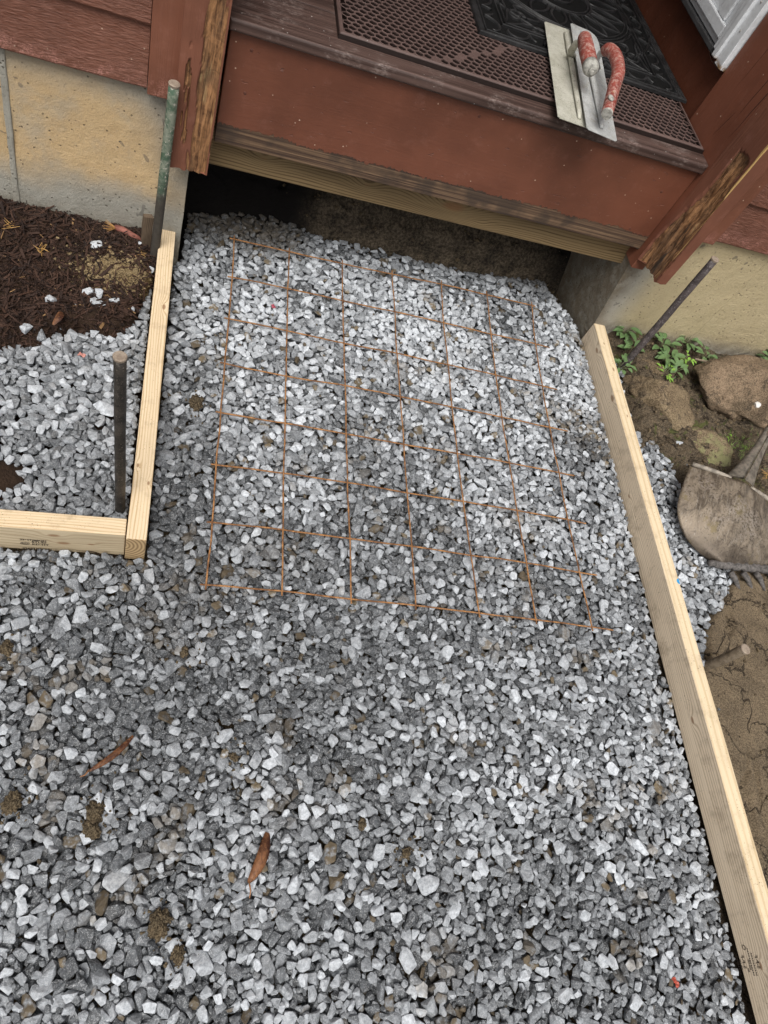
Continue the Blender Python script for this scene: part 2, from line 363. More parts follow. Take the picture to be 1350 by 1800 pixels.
def soil_right(x, y):
    xb = np.interp(y, RS[:, 0], RS[:, 1]) + 0.03 * fbm(x, y, .06, 3, 5)
    z = 0.012 + 0.03 * fbm(x, y, .30, 3, 41) + 0.030 * fbm(x, y, .05, 5, 51) * (0.35 + 1.3 * smooth(0.1, 0.5, y)) + 0.010 * smooth(.0, .12, fbm(x, y, .022, 3, 57)) * smooth(.2, .5, y)
    crack = np.abs(fbm(x * 1.6, y, .22, 3, 61)); z = z - 0.012 * np.exp(-(crack / .02)**2)
    z = z + 0.03 * smooth(0.35, 0.75, y)
    z = z - 0.045 * smooth(-0.01, 0.025, xb - x)
    return z
def bank(x, y):
    yb = np.interp(x, BK[:, 0], BK[:, 1]) + 0.02 * fbm(x, y, .09, 3, 71); d = y - yb
    led = .045 + .05 * (fbm(x, y * 0, .16, 3, 75) + .5)
    z = -0.06 + 0.125 * smooth(-0.014, 0.02, d) + 0.05 * smooth(0.02, 0.06, d) - 0.17 * smooth(led, led + .035, d)
    r_ = 1 - np.abs(fbm(x, y * 1.3, .11, 4, 83)) * 4
    z = z + (0.060 * fbm(x * .8, y * 1.4, .06, 5, 81) + .030 * np.clip(r_, -1, 1)) * smooth(-.02, .02, d)
    return z
def bedT(x, y):
    return 0.012 * fbm(x, y, .45, 3, 91) - 0.004
def heapT(x, y):
    yb = np.interp(x, HEAP[:, 0], HEAP[:, 1]) + .05 * fbm(x, y, .07, 3, 303); e = smooth(-0.01, 0.09, yb - y)
    return 0.018 + 0.022 * e + 0.02 * fbm(x, y, .2, 3, 95) - 0.018 * smooth(-.26, -.19, x)

# ------------------------------------------------------------------ ground
def grid_mesh(name, x0, x1, y0, y1, st, fz, cut=None):
    nx = int((x1 - x0) / st) + 1; ny = int((y1 - y0) / st) + 1
    X, Y = np.meshgrid(np.linspace(x0, x1, nx), np.linspace(y0, y1, ny)); Z = fz(X, Y)
    co = np.stack([X, Y, Z], -1).reshape(-1, 3)
    idx = np.arange(nx * ny).reshape(ny, nx)
    f = np.stack([idx[:-1, :-1], idx[:-1, 1:], idx[1:, 1:], idx[1:, :-1]], -1).reshape(-1, 4)
    return raw_mesh(name, co, f)
SOIL_DARK = m_soil("dark_garden_soil", (0.016, 0.009, 0.006), (0.05, 0.03, 0.018))
SOIL_TAN = m_soil("damp_sandy_soil", (0.090, 0.062, 0.036), (0.165, 0.120, 0.072))
def right_soil_mat():
    M = Mat("wet_and_sandy_soil", 0.9, 0.3); P = M.pos(); s_ = M.sep(P)
    n1 = M.noise(P, 12, 6, 0.7); n2 = M.noise(P, 110, 5, 0.72); n3 = M.noise(P, 520, 3, 0.7)
    sand = M.mix(M.rng(n1, 0.35, 0.65), (0.100, 0.070, 0.040), (0.185, 0.135, 0.082))
    sand = M.mix(M.rng(n3, 0.60, 0.72, 0, 0.6), sand, (0.34, 0.27, 0.18))
    wet = M.mix(M.rng(n2, 0.36, 0.66), (0.022, 0.015, 0.009), (0.105, 0.072, 0.042))
    f = M.math('ADD', M.math('ADD', s_[1], M.math('MULTIPLY', s_[0], -0.10)), M.math('MULTIPLY', M.math('SUBTRACT', n1, 0.5), 0.55))
    c = M.mix(M.rng(f, 0.02, 0.30), sand, wet)
    g4 = M.noise(P, 300, 5, .8); c = M.mix(M.rng(g4, .38, .62), M.mix(0.55, c, (0.012, .008, .005)), M.mix(.25, c, (.42, .34, .23)))
    ck = M.math('ABSOLUTE', M.math('SUBTRACT', M.noise(P, 7, 5, .6, .8), .5)); ckm = M.rng(ck, .0, .014, 1, 0); c = M.mix(M.math('MULTIPLY', ckm, .8), c, (.022, .014, .008))
    holes = M.math('MULTIPLY', M.rng(M.voro(P, 55), .10, .17, 1, 0), M.rng(M.noise(P, 18, 3), .5, .56)); c = M.mix(holes, c, (.02, .013, .008))
    edge = M.math('MULTIPLY', M.rng(s_[2], -0.004, -0.02, 0, 1), 0.75); c = M.mix(edge, c, (0.030, 0.020, 0.012))
    c = M.mix(M.math('MULTIPLY', M.rng(M.noise(P, 20, 4, .7, .5), .58, .64), M.rng(s_[1], .3, .6)), c, (0.07, 0.075, 0.022))
    h = M.math('SUBTRACT', M.math('ADD', M.math('ADD', n2, M.math('MULTIPLY', g4, 0.6)), M.math('MULTIPLY', n1, 1.5)), M.math('MULTIPLY', ckm, 1.2))
    return M.out(c, M.rng(n1, .3, .7, .7, .95), M.bump(h, 0.005, 1.0))
def bank_mat():
    M = Mat("dug_clay_bank", 0.9, 0.3); P = M.pos(); s_ = M.sep(P)
    n1 = M.noise(P, 16, 6, .72, .4); n2 = M.noise(P, 120, 5, .75); n3 = M.noise(P, 300, 4, .8)
    c = M.mix(M.rng(n1, .36, .64), (0.028, 0.020, 0.013), (0.160, 0.122, 0.082))
    c = M.mix(M.rng(n2, .40, .62), M.mix(.6, c, (.008, .006, .004)), M.mix(.18, c, (.35, .28, .19))); c = M.mix(M.rng(n3, .58, .72, 0, .4), c, (.25, .20, .14))
    deep_shade = M.math('ADD', M.math('ADD', s_[1], M.math('MULTIPLY', M.math('SUBTRACT', n1, .5), .12)), M.math('MULTIPLY', s_[0], -.035))
    c = M.mix(M.rng(deep_shade, 1.20, 1.25), c, M.mix(n2, (.004, .003, .002), (.016, .012, .008)))  # cavity shade painted in: soil goes near black towards the back
    c = M.mix(M.rng(s_[0], .26, .14), c, (.007, .005, .004))  # left end blackened too, shade under the step put into the colour
    h = M.math('ADD', M.math('MULTIPLY', n1, 2.5), M.math('ADD', n2, M.math('MULTIPLY', n3, .4)))
    return M.out(c, .9, M.bump(h, .009, 1.0))
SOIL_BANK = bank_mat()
def left_soil_mat():
    M = Mat("mulched_soil", 0.9, 0.2); P = M.pos(); s = M.sep(P)
    n1 = M.noise(P, 30, 6, 0.7); n2 = M.noise(P, 160, 4, 0.7)
    c = M.mix(n1, (0.012, 0.007, 0.005), (0.05, 0.03, 0.018))
    d = M.n("ShaderNodeVectorMath", operation='DISTANCE'); q = M.n("ShaderNodeVectorMath", operation='MULTIPLY'); M.L(P, q.inputs[0]); q.inputs[1].default_value = (0.75, 1.5, 0)
    M.L(q.outputs[0], d.inputs[0]); d.inputs[1].default_value = (-0.275*.75, 0.775*1.5, 0)
    f = M.rng(M.math('ADD', d.outputs["Value"], M.math('MULTIPLY', M.math('SUBTRACT', M.noise(P, 22, 5, 0.7), 0.5), 0.35)), 0.06, 0.10, 1.0, 0.0)
    c = M.mix(M.math('MULTIPLY', f, M.rng(n2, 0.3, 0.5)), c, M.mix(n2, (0.16, 0.11, 0.05), (0.34, 0.25, 0.13)))
    return M.out(c, 0.95, M.bump(M.math('ADD', n1, n2), 0.006, 1.0))
me = grid_mesh("ground", -30, 30, -30, 30, 3.0, lambda x, y: x * 0 - 0.075)
tag(link("ground", me, SOIL_TAN), "brown soil under and around the gravel", kind="structure")
me = grid_mesh("soil", -1.5, -0.135, 0.06, 0.95, 0.0035, soil_left)
tag(link("mulched_soil", me, left_soil_mat()), "dark garden soil with a tan sandy patch, left of the form boards", kind="structure")
me = grid_mesh("soil", 1.12, 2.6, -1.5, 1.12, 0.005, soil_right)
tag(link("sandy_soil", me, right_soil_mat()), "damp sandy brown soil right of the long board", kind="structure")
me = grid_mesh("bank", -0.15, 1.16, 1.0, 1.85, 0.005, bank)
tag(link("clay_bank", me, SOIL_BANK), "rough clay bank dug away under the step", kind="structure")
# ------------------------------------------------------------------ gravel: stones settled one by one on a height map
def make_shape(r, seg):
    n = r.integers(9, 15); p = r.normal(size=(n, 3)); p /= np.linalg.norm(p, axis=1)[:, None]
    p *= r.uniform(0.86, 1.05, (n, 1)); p = np.vstack([p, np.sign(r.normal(size=(3, 3))) * 0.62])
    bm = bmesh.new()
    for q in p: bm.verts.new(q)
    ret = bmesh.ops.convex_hull(bm, input=bm.verts[:])
    kill = [g for g in ret.get('geom_interior', []) + ret.get('geom_unused', []) if isinstance(g, bmesh.types.BMVert)]
    if kill: bmesh.ops.delete(bm, geom=list(set(kill)), context='VERTS')
    bmesh.ops.dissolve_limit(bm, angle_limit=R(14), verts=bm.verts[:], edges=bm.edges[:])
    bm.normal_update()
    pl = np.array([(*f.normal, f.normal.dot(f.verts[0].co)) for f in bm.faces])
    bmesh.ops.bevel(bm, geom=bm.edges[:], offset=0.13, segments=seg, profile=0.6, affect='EDGES', clamp_overlap=True)
    bmesh.ops.triangulate(bm, faces=bm.faces[:])
    for v in bm.verts:
        v.co += v.co.normalized() * (mnoise.noise(v.co * 2.3) * 0.07 + mnoise.noise(v.co * 6.0) * 0.025)
    v = np.array([q.co[:] for q in bm.verts]); f = np.array([[x.index for x in fc.verts] for fc in bm.faces]); bm.free()
    return pl, v, f
rs = np.random.default_rng(3)
SHAPES = [make_shape(rs, 2) for _ in range(90)]
G = 0.002; GX0, GX1, GY0, GY1 = -1.05, 1.50, -1.20, 1.40
nx = int((GX1 - GX0) / G); ny = int((GY1 - GY0) / G)
gx = GX0 + (np.arange(nx) + .5) * G; gy = GY0 + (np.arange(ny) + .5) * G
XX, YY = np.meshgrid(gx, gy)
H = np.full((ny, nx), 9.0); T = np.full((ny, nx), -9.0)
yb_h = np.interp(XX, HEAP[:, 0], HEAP[:, 1]) + .05 * fbm(XX, YY, .07, 3, 303); xb_r = np.interp(YY, RS[:, 0], RS[:, 1]); yb_b = np.interp(XX, BK[:, 0], BK[:, 1])
LXc = lx(YY)
bed = (XX < 1.112) & (YY < np.where(XX > 1.02, 1.30, 2)) & ((YY < 0.061 + 0.053 * (XX + 0.167)) | (XX > LXc + 0.021)) & ~((YY > 0.054) & (XX > -0.168) & (XX < -0.124) & (YY < 0.1))
bed &= ~((YY > 0.935) & (XX < -0.142)) & ~((XX > 1.11 - 0.1 * smooth(1.0, 1.3, YY)) & (YY > 1.0))
H[bed] = bedT(XX, YY)[bed] - 0.05; T[bed] = bedT(XX, YY)[bed]
bk = bed & (YY > 1.0); H[bk] = np.maximum(H, bank(XX, YY))[bk]; T[bk] = bedT(XX, YY)[bk] - 0.004 * smooth(1.05, 1.2, YY)[bk]
lz = (XX < LXc - 0.021) & (YY > 0.105 + 0.055 * (XX + .17)) & (YY < 0.93)
H[lz] = soil_left(XX, YY)[lz]; T[lz] = heapT(XX, YY)[lz]
over = lz & (YY > yb_h); T[over] = (soil_left(XX, YY) + 0.012)[over]
rz_ = (XX > 1.157) & (YY < 1.0); H[rz_] = soil_right(XX, YY)[rz_]; T[rz_] = 0.012
over_r = rz_ & (XX > xb_r); T[over_r] = (soil_right(XX, YY) + 0.01)[over_r]
# sampling weight
W = np.zeros((ny, nx)); W[bed] = 1.0
W[lz & ~over] = 1.25; W[over] = 0.0
W[lz] *= 1 - np.exp(-(((XX + .415) / .055)**2 + ((YY - .19) / .045)**2)**1.5)[lz] * 0.98
e = np.exp(-np.clip(yb_h - YY, None, 0) ** 2 * 0) * 0
near = over & (YY < yb_h + 0.10); W[near] = (0.30 * np.exp(-(YY - yb_h) / .022) * (fbm(XX, YY, .05, 3, 301) > -.02))[near]
W[rz_ & ~over_r] = 1.0
nr = over_r & (XX < xb_r + .08); W[nr] = (0.03 * np.exp(-(XX - xb_r) / .03))[nr]
ok = np.flatnonzero(W.ravel() > 0); cw = np.cumsum(W.ravel()[ok]); cw /= cw[-1]
OWN = np.full((ny, nx), -1, np.int32); placed = []
# tone map: where the stone is dusty and pale, where it is damp and dark, plus shade painted under the step
def tone_at(x, y):
    t = 0.50 + 0.9 * fbm(x, y, .22, 4, 101) + 0.25 * fbm(x, y, .8, 2, 111)
    t += 0.22 * smooth(0.1, 0.75, y) * smooth(-0.3, 0.0, x)
    def blob(cx, cy, rx, ry, a): return a * np.exp(-(((x - cx) / rx)**2 + ((y - cy) / ry)**2))
    t += blob(.18, .93, .11, .06, -.55) + blob(.42, .25, .22, .14, -.25) + blob(.55, .90, .2, .15, .2) + blob(.83, .98, .12, .07, -.4) + blob(1.0, .55, .12, .08, -.3)
    t += blob(.12, -.25, .22, .15, -.25) + blob(-.3, .38, .2, .2, .22) + blob(.9, -.3, .25, .3, .12) + blob(-.06, .25, .07, .22, -.3) + blob(.7, .33, .12, .08, .18)
    t += blob(.6, 1.1, .5, .05, -.2) + blob(-.05, 1.2, .22, .13, -1.3) + blob(0.0, -.3, .5, .25, -.10)  # strong dip at the back left paints the shade under the step
    return t
def brown_at(x, y):
    b = smooth(0.14, 0.26, fbm(x, y, .10, 4, 121)) * 0.5
    def blob(cx, cy, rx, ry, a): return a * np.exp(-(((x - cx) / rx)**2 + ((y - cy) / ry)**2))
    return b + blob(1.02, .62, .06, .07, .5) + blob(.78, .28, .07, .05, .4) + blob(.13, .1, .1, .05, .2) + blob(-.03, .0, .08, .06, .3)
NT = 84000; K = 7
u = rng.random(NT * K); cand = ok[np.searchsorted(cw, u).clip(0, len(ok) - 1)].reshape(NT, K)
Hf = H.ravel(); Tf = T.ravel()
size_r = rng.lognormal(math.log(0.0108), 0.29, NT).clip(0.0056, 0.0195)
size_r[int(NT * .88):] = rng.uniform(0.0034, 0.0062, NT - int(NT * .88))
rand = rng.random((NT, 10))
for i in range(NT):
    c = cand[i]; k = int(np.argmin(H.flat[c] - T.flat[c])); ci = c[k]; iy, ix = divmod(int(ci), nx)
    if H[iy, ix] > T[iy, ix] - (0.003 if i < NT * .88 else .0080): continue
    s = size_r[i]; q = rand[i]
    if XX[0, ix] < LXc[iy, 0] and YY[iy, 0] > 0.1: s *= 1.12
    si = int(q[0] * len(SHAPES)); pl = SHAPES[si][0]
    dims = np.array([1.22 + .28 * q[1], 0.92 + .16 * q[2], 0.55 + .30 * q[3]]) * s
    tx, ty = (q[4] - .5) * 1.1, (q[5] - .5) * 1.1; az_ = q[6] * 2 * math.pi
    cz, sz, cx, sx, cy, sy = math.cos(az_), math.sin(az_), math.cos(tx), math.sin(tx), math.cos(ty), math.sin(ty)
    Rm = np.array([[cz, -sz, 0], [sz, cz, 0], [0, 0, 1]]) @ np.array([[1, 0, 0], [0, cx, -sx], [0, sx, cx]]) @ np.array([[cy, 0, sy], [0, 1, 0], [-sy, 0, cy]])
    A = Rm * dims                     # local unit -> world
    Ai = np.linalg.inv(A)
    nn = pl[:, :3] @ Ai; dd = pl[:, 3]
    rr = int(dims[0] * 1.05 / G) + 1
    if iy - rr - 4 < 0 or ix - rr - 4 < 0 or iy + rr + 5 > ny or ix + rr + 5 > nx: continue
    g1 = np.arange(-rr, rr + 1) * G; lx_, ly_ = np.meshgrid(g1, g1)
    num = dd[:, None, None] - nn[:, 0, None, None] * lx_ - nn[:, 1, None, None] * ly_
    up = nn[:, 2] > 1e-6; dn = nn[:, 2] < -1e-6
    top = (num[up] / nn[up, 2][:, None, None]).min(0); bot = (num[dn] / nn[dn, 2][:, None, None]).max(0)
    inside = top > bot
    if not inside.any(): continue
    best = None
    for (dy, dx) in ((0, 0), (3, 0), (-3, 0), (0, 3), (0, -3)):
        Hp = H[iy + dy - rr: iy + dy + rr + 1, ix + dx - rr: ix + dx + rr + 1]
        z = (Hp - bot)[inside].max()
        if best is None or z < best[0]: best = (z, dy, dx)
    z, dy, dx = best; z -= 0.0022
    tz = z + top[inside].max()
    jy, jx = iy + dy, ix + dx
    if tz > T[jy, jx] + 0.0065 * q[7] + 0.001: continue
    Hp = H[jy - rr: jy + rr + 1, jx - rr: jx + rr + 1]; Op = OWN[jy - rr: jy + rr + 1, jx - rr: jx + rr + 1]
    upd = inside & (z + top > Hp)
    Hp[upd] = (z + top)[upd]; Op[upd] = len(placed)
    placed.append((si, A, gx[jx], gy[jy], z, q[8], q[9]))
vis = np.bincount(OWN[OWN >= 0], minlength=len(placed))
keep = np.flatnonzero(vis > 5)
zone = {"bed": [], "heap": [], "side": []}
for k in keep:
    p = placed[k]; x, y = p[2], p[3]
    zone["side" if x > 1.13 else ("heap" if (x < lx(y) and y > 0.08) else "bed")].append(k)
MS = m_stone()
PX = np.array([p[2] for p in placed]); PY = np.array([p[3] for p in placed]); TN = tone_at(PX, PY); BN = brown_at(PX, PY)
ZL = {"bed": ("gravel", "crushed grey stone filling the bed between the boards up to the step"),
      "heap": ("gravel_heap", "heap of pale grey crushed stone left of the short form boards"),
      "side": ("gravel_strip", "strip of loose grey stone spilled right of the long board")}
for zn, ks in zone.items():
    V_, F_, S_, L_ = [], [], [], []; off = 0
    for k in ks:
        si, A, x, y, z, q8, q9 = placed[k]; _, v, f = SHAPES[si]
        wv = v @ A.T
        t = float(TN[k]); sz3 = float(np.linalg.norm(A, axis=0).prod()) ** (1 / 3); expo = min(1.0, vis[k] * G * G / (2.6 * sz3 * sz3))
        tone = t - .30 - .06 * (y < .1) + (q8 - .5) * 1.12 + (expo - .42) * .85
        # stones that stand proud are paler than those down in the voids
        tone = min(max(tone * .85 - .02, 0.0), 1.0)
        brn = 1.0 if q9 < 0.05 * float(0.6 + 1.4 * BN[k]) else min(1.0, max(0.0, float(BN[k]) * (0.3 + 1.4 * q9)) * (1 if q9 > .45 else .3))
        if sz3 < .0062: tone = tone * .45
        if x < .25: dk = float(smooth(1.0, 1.12, y) * smooth(.25, .10, x)); tone *= 1 - .85 * dk; brn = max(brn, .7 * dk)  # painted shade: stones fade to dark in the left of the cavity
        if y > 1.12: tone *= float(1 - .75 * smooth(1.13, 1.25, y)); brn = max(brn, .4 * float(smooth(1.15, 1.25, y)))  # same painted shade along the back of the bed under the step
        if zn == "heap": brn *= .2; tone = min(1, tone * .75 + .12)
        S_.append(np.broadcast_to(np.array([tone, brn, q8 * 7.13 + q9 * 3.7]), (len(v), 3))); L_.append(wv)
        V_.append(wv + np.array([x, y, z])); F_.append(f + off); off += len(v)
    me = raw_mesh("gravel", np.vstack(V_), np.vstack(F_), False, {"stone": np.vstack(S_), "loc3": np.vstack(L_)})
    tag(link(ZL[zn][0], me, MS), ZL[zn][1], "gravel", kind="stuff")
print("stones", len(placed), len(keep), {k: len(v) for k, v in zone.items()})
def surf(x, y):
    ix = int((x - GX0) / G); iy = int((y - GY0) / G)
    return float(np.percentile(H[max(iy-3,0):iy+4, max(ix-3,0):ix+4], 85))

# ------------------------------------------------------------------ the house (built square, then turned 3 degrees)
house = empty("house", HO, HY)
tag(house, "brown-red house wall with concrete foundation, doorway recess and wooden step", "house")
SID = m_paint("rough_sawn_siding", (38, 30, 230), 0.0050, (0.435, 0.50), 0.2, PAINT)
SID2 = m_paint("siding_paint", (42, 30, 210), 0.0040, (0.432, 0.49), 0.2, PAINT)
TRM = m_paint("trim_paint", (160, 160, 4), 0.0014, (0.42, 0.50), 0.15, PAINT)
JMB = m_paint("door_post_paint", (45, 25, 3.0), 0.0016, None, 0.12, (0.180, 0.064, 0.037))
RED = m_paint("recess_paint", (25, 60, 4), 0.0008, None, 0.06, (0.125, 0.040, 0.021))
C1 = m_concrete("stained_foundation", 1); C2 = m_concrete("sandy_foundation", 2); C0 = m_concrete("raw_concrete", 0)
def clap(name, u0, u1, z0, z1, mat, lab=None):
    """one lapped siding board: thick butt edge at the bottom, thin at the top"""
    n = int((u1 - u0) / 0.02) + 2; bm = bmesh.new(); rows = []
    for i in range(n):
        x = u0 + (u1 - u0) * i / (n - 1); wv = 0.0012 * math.sin(x * 9 + z0 * 30) + 0.0010 * mnoise.noise(Vector((x * 40, z0 * 9, 0)))
        rows.append([bm.verts.new(p) for p in ((x, 0.016, z0 + wv), (x, 0.002, z0 + wv), (x, 0.0005, z0 + .003 + wv), (x, 0.011, z1), (x, 0.016, z1))])
    for a, b in zip(rows, rows[1:]):
        for j in range(4): bm.faces.new((a[j], b[j], b[j+1], a[j+1]))
    bm.faces.new(rows[0][::-1]); bm.faces.new(rows[-1])
    o = link(name, finish(bm, name), mat, house); bmesh_fix(o); return tag(o, lab)
def bmesh_fix(o):
    bm = bmesh.new(); bm.from_mesh(o.data); bmesh.ops.recalc_face_normals(bm, faces=bm.faces[:]); bm.to_mesh(o.data); bm.free()
zs = [0.437, 0.562, 0.69, 0.818, 0.946, 1.074, 1.202, 1.33, 1.458, 1.586, 1.714, 1.842, 1.97, 2.098, 2.226, 2.354]
for i in range(len(zs) - 1):
    clap("siding_board", -2.4, -0.1500, zs[i], zs[i+1] + .012, SID2 if i == 0 else SID)
    clap("siding_board", 1.3535, 3.6, zs[i] - .001, zs[i+1] + .012, SID)
bbox("wall_sheathing", (-2.4, -0.055, 0.017, 0.14, 0.45, 2.4), SID2, house); bbox("wall_sheathing", (1.22, 3.6, 0.017, 0.14, 0.45, 2.4), SID2, house)
bbox("wall_above_doorway", (-0.054, 1.219, -0.01, 0.14, 2.25, 2.42), SID, house)
bbox("corner_trim", (-0.1485, -0.052, -0.006, 0.0165, 0.428, 2.4), TRM, house, .0015)
bbox("corner_trim", (1.212, 1.3525, -0.006, 0.0165, 0.428, 2.4), TRM, house, .0015)
# door posts with rotted lower ends (dense meshes, the missing wood is really carved away)
ROT = m_rot()
def post(name, u0, u1, v0, v1, z0, z1, side, lab):
    """side=+1: rot on the front face's right part (left post); side=-1: rot on the face turned to the doorway (right post)"""
    us = int(round((u1 - u0) / .0025)); vs = int(round((v1 - v0) / .004)); zn = int((1.05 - z0) / .004)
    Zs = np.concatenate([z0 + np.arange(zn) * .004, np.linspace(1.06, z1, 8)])
    per = [(u0 + (u1-u0)*i/us, v0) for i in range(us)] + [(u1, v0 + (v1-v0)*i/vs) for i in range(vs)] + \
          [(u1 - (u1-u0)*i/us, v1) for i in range(us)] + [(u0, v1 - (v1-v0)*i/vs) for i in range(vs)]
    P0 = np.array(per); n = len(per); m = len(Zs)
    X = np.tile(P0[:, 0], (m, 1)); Y = np.tile(P0[:, 1], (m, 1)); Z = np.tile(Zs[:, None], (1, n)).copy()
    front = np.isclose(Y, v0); lf = np.isclose(X, u0); rt = np.isclose(X, u1)
    bare = np.zeros((m, n)); edge = np.zeros((m, n)); carve = np.zeros((m, n)); wet = np.zeros((m, n))
    st = lambda a, sc, sd: fbm(a * sc, Z * 1.0, .05, 4, sd)
    if side > 0:
        t = (X - u0) / (u1 - u0)
        lim = 0.50 + 0.10 * fbm(Z, Z * 0, .11, 3, 201)
        wob = fbm(X * 9, Z, .06, 4, 205)
        mk = smooth(-.06, .06, t - lim + wob * .30) * front * smooth(.72, .62, Z + wob * .1) * smooth(.985, .93, t * 1.0)
        mk2 = (smooth(.10, .16, fbm(X * 14, Z, .09, 4, 207)) * front * (t > .18) * smooth(.63, .5, Z)) * .8
        bare = np.maximum(mk, mk2); carve = bare * (0.35 + 1.5 * np.clip(fbm(X * 7, Z, .07, 4, 209) + .25, 0, 1)) * .007
        Y = Y + carve; wet = smooth(.02, .2, fbm(X * 3, Z, .12, 3, 211)) * smooth(.3, .7, t) * 1.0
    else:
        d = (Y - v0) / 0.09                      # 0 front edge .. 1 nine centimetres back
        wob = fbm(Y * 6, Z, .06, 4, 215)
        w_ = 0.27 + .36 * smooth(.70, .36, Z)
        mk = smooth(.10, -.06, np.abs(d - .42 - .12*smooth(.5,.34,Z)) - w_ + wob * .35) * lf * smooth(.712, .696, Z + wob * .02)
        bare = mk; carve = mk * (0.35 + 1.6 * np.clip(fbm(Y * 6, Z, .07, 4, 219) + .22, 0, 1)) * .015
        X = X + carve; wet = smooth(-.02, .12, fbm(Y * 4, Z, .10, 3, 221)) * .8
        edge = np.clip(smooth(.0085, .001, np.hypot(X - u0, Y - v0)) * 1.0, 0, 1) * (.88 + .9 * fbm(Z, Z * 0, .13, 3, 223)) * smooth(.40, .44, Z) + \
               smooth(.006, .0, np.hypot(X - u0, Y - v0)) * .9 * smooth(.72, .78, Z)
    rag = 0.010 * fbm(X * 3, Y * 3, .05, 3, 225) - .016 * (side < 0) * smooth(v0 + .03, v1 - .02, Y) * 1.0
    Z[0] += rag[0] ; Z[1] += rag[0] * .6; Z[2] += rag[0] * .3
    # soften long edges
    co = np.stack([X, Y, Z], -1).reshape(-1, 3); idx = np.arange(m * n).reshape(m, n); nxt = np.roll(idx, -1, 1)
    f = np.stack([idx[:-1], nxt[:-1], nxt[1:], idx[1:]], -1).reshape(-1, 4)
    co = np.vstack([co, [[(u0+u1)/2, (v0+v1)/2, z0 + .002]]]); cen = len(co) - 1
    cap = np.stack([nxt[0], idx[0], np.full(n, cen), np.full(n, cen)], -1)
    at_ = {"bare": np.append(bare.ravel(), .9), "edge": np.append(edge.ravel(), 0), "wet": np.append(wet.ravel(), .2)}
    me = bpy.data.meshes.new(name)
    faces = [tuple(r) for r in f] + [(int(a), int(b), int(c)) for a, b, c, _ in cap]
    me.from_pydata([tuple(c) for c in co], [], faces)
    me.polygons.foreach_set('use_smooth', [False] * len(faces))
    for k_, v_ in at_.items():
        a = me.attributes.new(k_, 'FLOAT', 'POINT'); a.data.foreach_set('value', v_.astype(np.float32))
    return tag(link(name, me, ROT, house), lab)
post("door_post", -0.0915, -0.0085, -0.030, -0.0065, 0.289, 2.3, 1, "door post left of the step with split rotten lower end")
post("door_post", 1.170, 1.2115, -0.118, -0.0065, 0.350, 2.3, -1, "door post right of the step with long strip of bare rotten wood")
# recess side walls, jamb boards, door at the back
bbox("jamb_board", (1.171, 1.2105, -0.006, 0.182, 0.30, 2.3), JMB, house, .001)
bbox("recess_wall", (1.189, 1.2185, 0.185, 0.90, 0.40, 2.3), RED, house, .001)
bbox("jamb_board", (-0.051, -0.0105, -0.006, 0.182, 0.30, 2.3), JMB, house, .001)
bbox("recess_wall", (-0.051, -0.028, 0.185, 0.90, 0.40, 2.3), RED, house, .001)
# cracks of the right jamb: thin dark checks cut as shallow grooves
bm = bmesh.new()
def crack(p, q, wd):
    P_, Q_ = Vector(p), Vector(q); n_ = 14; pr = None
    for i in range(n_ + 1):
        t = i / n_; c = P_.lerp(Q_, t) + Vector((0, .0022 * mnoise.noise(Vector((t * 6, p[1] * 50, 0))), 0)); hw = wd * math.sin(math.pi * min(max(t, .04), .96))
        cur = (bm.verts.new(c + Vector((0, -hw, 0))), bm.verts.new(c + Vector((0, hw, 0))))
        if pr: bm.faces.new((pr[0], pr[1], cur[1], cur[0]))
        pr = cur
for y_, a_, b_, w_ in ((.030, .70, .98, .0010), (.004, .68, .90, .0011), (-.030, .72, 1.0, .0009), (.10, .75, .95, .0006), (.06, .66, .74, .0007)):
    crack((1.1706, y_ + .008, a_), (1.1706, y_ - .012, b_), w_)
link("crack", finish(bm, "crack"), m_plain("dark_crack", (0.02, 0.008, 0.006), 0.9), house)
# white storm door frame standing along the recess wall
WHT = Mat("chipped_white_paint", 0.45, 0.45); P = WHT.pos()
c = WHT.mix(WHT.rng(WHT.noise(P, 30, 5, .7), .45, .7, 0, .5), (0.62, 0.64, 0.66), (0.46, 0.47, 0.48))
chips = WHT.math('MULTIPLY', WHT.rng(WHT.noise(WHT.mapv(P, (1, 90, 330)), 1, 3, .6, .5), .69, .72), WHT.rng(WHT.noise(P, 20, 2), .45, .55))
c = WHT.mix(WHT.math('MULTIPLY', chips, .8), c, (0.16, 0.13, 0.11))
low = WHT.math('MULTIPLY', WHT.rng(WHT.sep(P)[2], .756, .768, 1, 0), WHT.rng(WHT.noise(P, 90, 4, .7), .40, .52))
c = WHT.mix(low, c, (0.23, 0.14, 0.07))
WHT = WHT.out(c, .42, WHT.bump(WHT.noise(P, 60, 4, .7), .0018, .6))
DRK = m_plain("dark_weatherstrip", (0.06, 0.06, 0.062), .6, .4, .3)
sdoor = empty("storm_door"); sdoor.parent = house; tag(sdoor, "chipped white door frame with dark weatherstrip, lower corner")
def ragbox(name, dims, m, parent, amp=.0012, off=.0015):
    bm = bmesh.new(); box(bm, *dims); bev(bm, off, 2)
    bmesh.ops.subdivide_edges(bm, edges=[e for e in bm.edges if e.calc_length() > .05], cuts=24, use_grid_fill=True)
    for v in bm.verts: v.co += Vector((mnoise.noise(v.co * 60), mnoise.noise(v.co * 60 + Vector((9, 0, 0))), mnoise.noise(v.co * 60 + Vector((0, 9, 0))))) * amp
    return link(name, finish(bm, name), m, parent)
ragbox("door_trim", (1.158, 1.188, 0.188, 0.222, 0.752, 2.2), WHT, sdoor, .0022)
ragbox("door_trim", (1.149, 1.188, 0.2225, 0.240, 0.760, 2.2), WHT, sdoor, .0008)
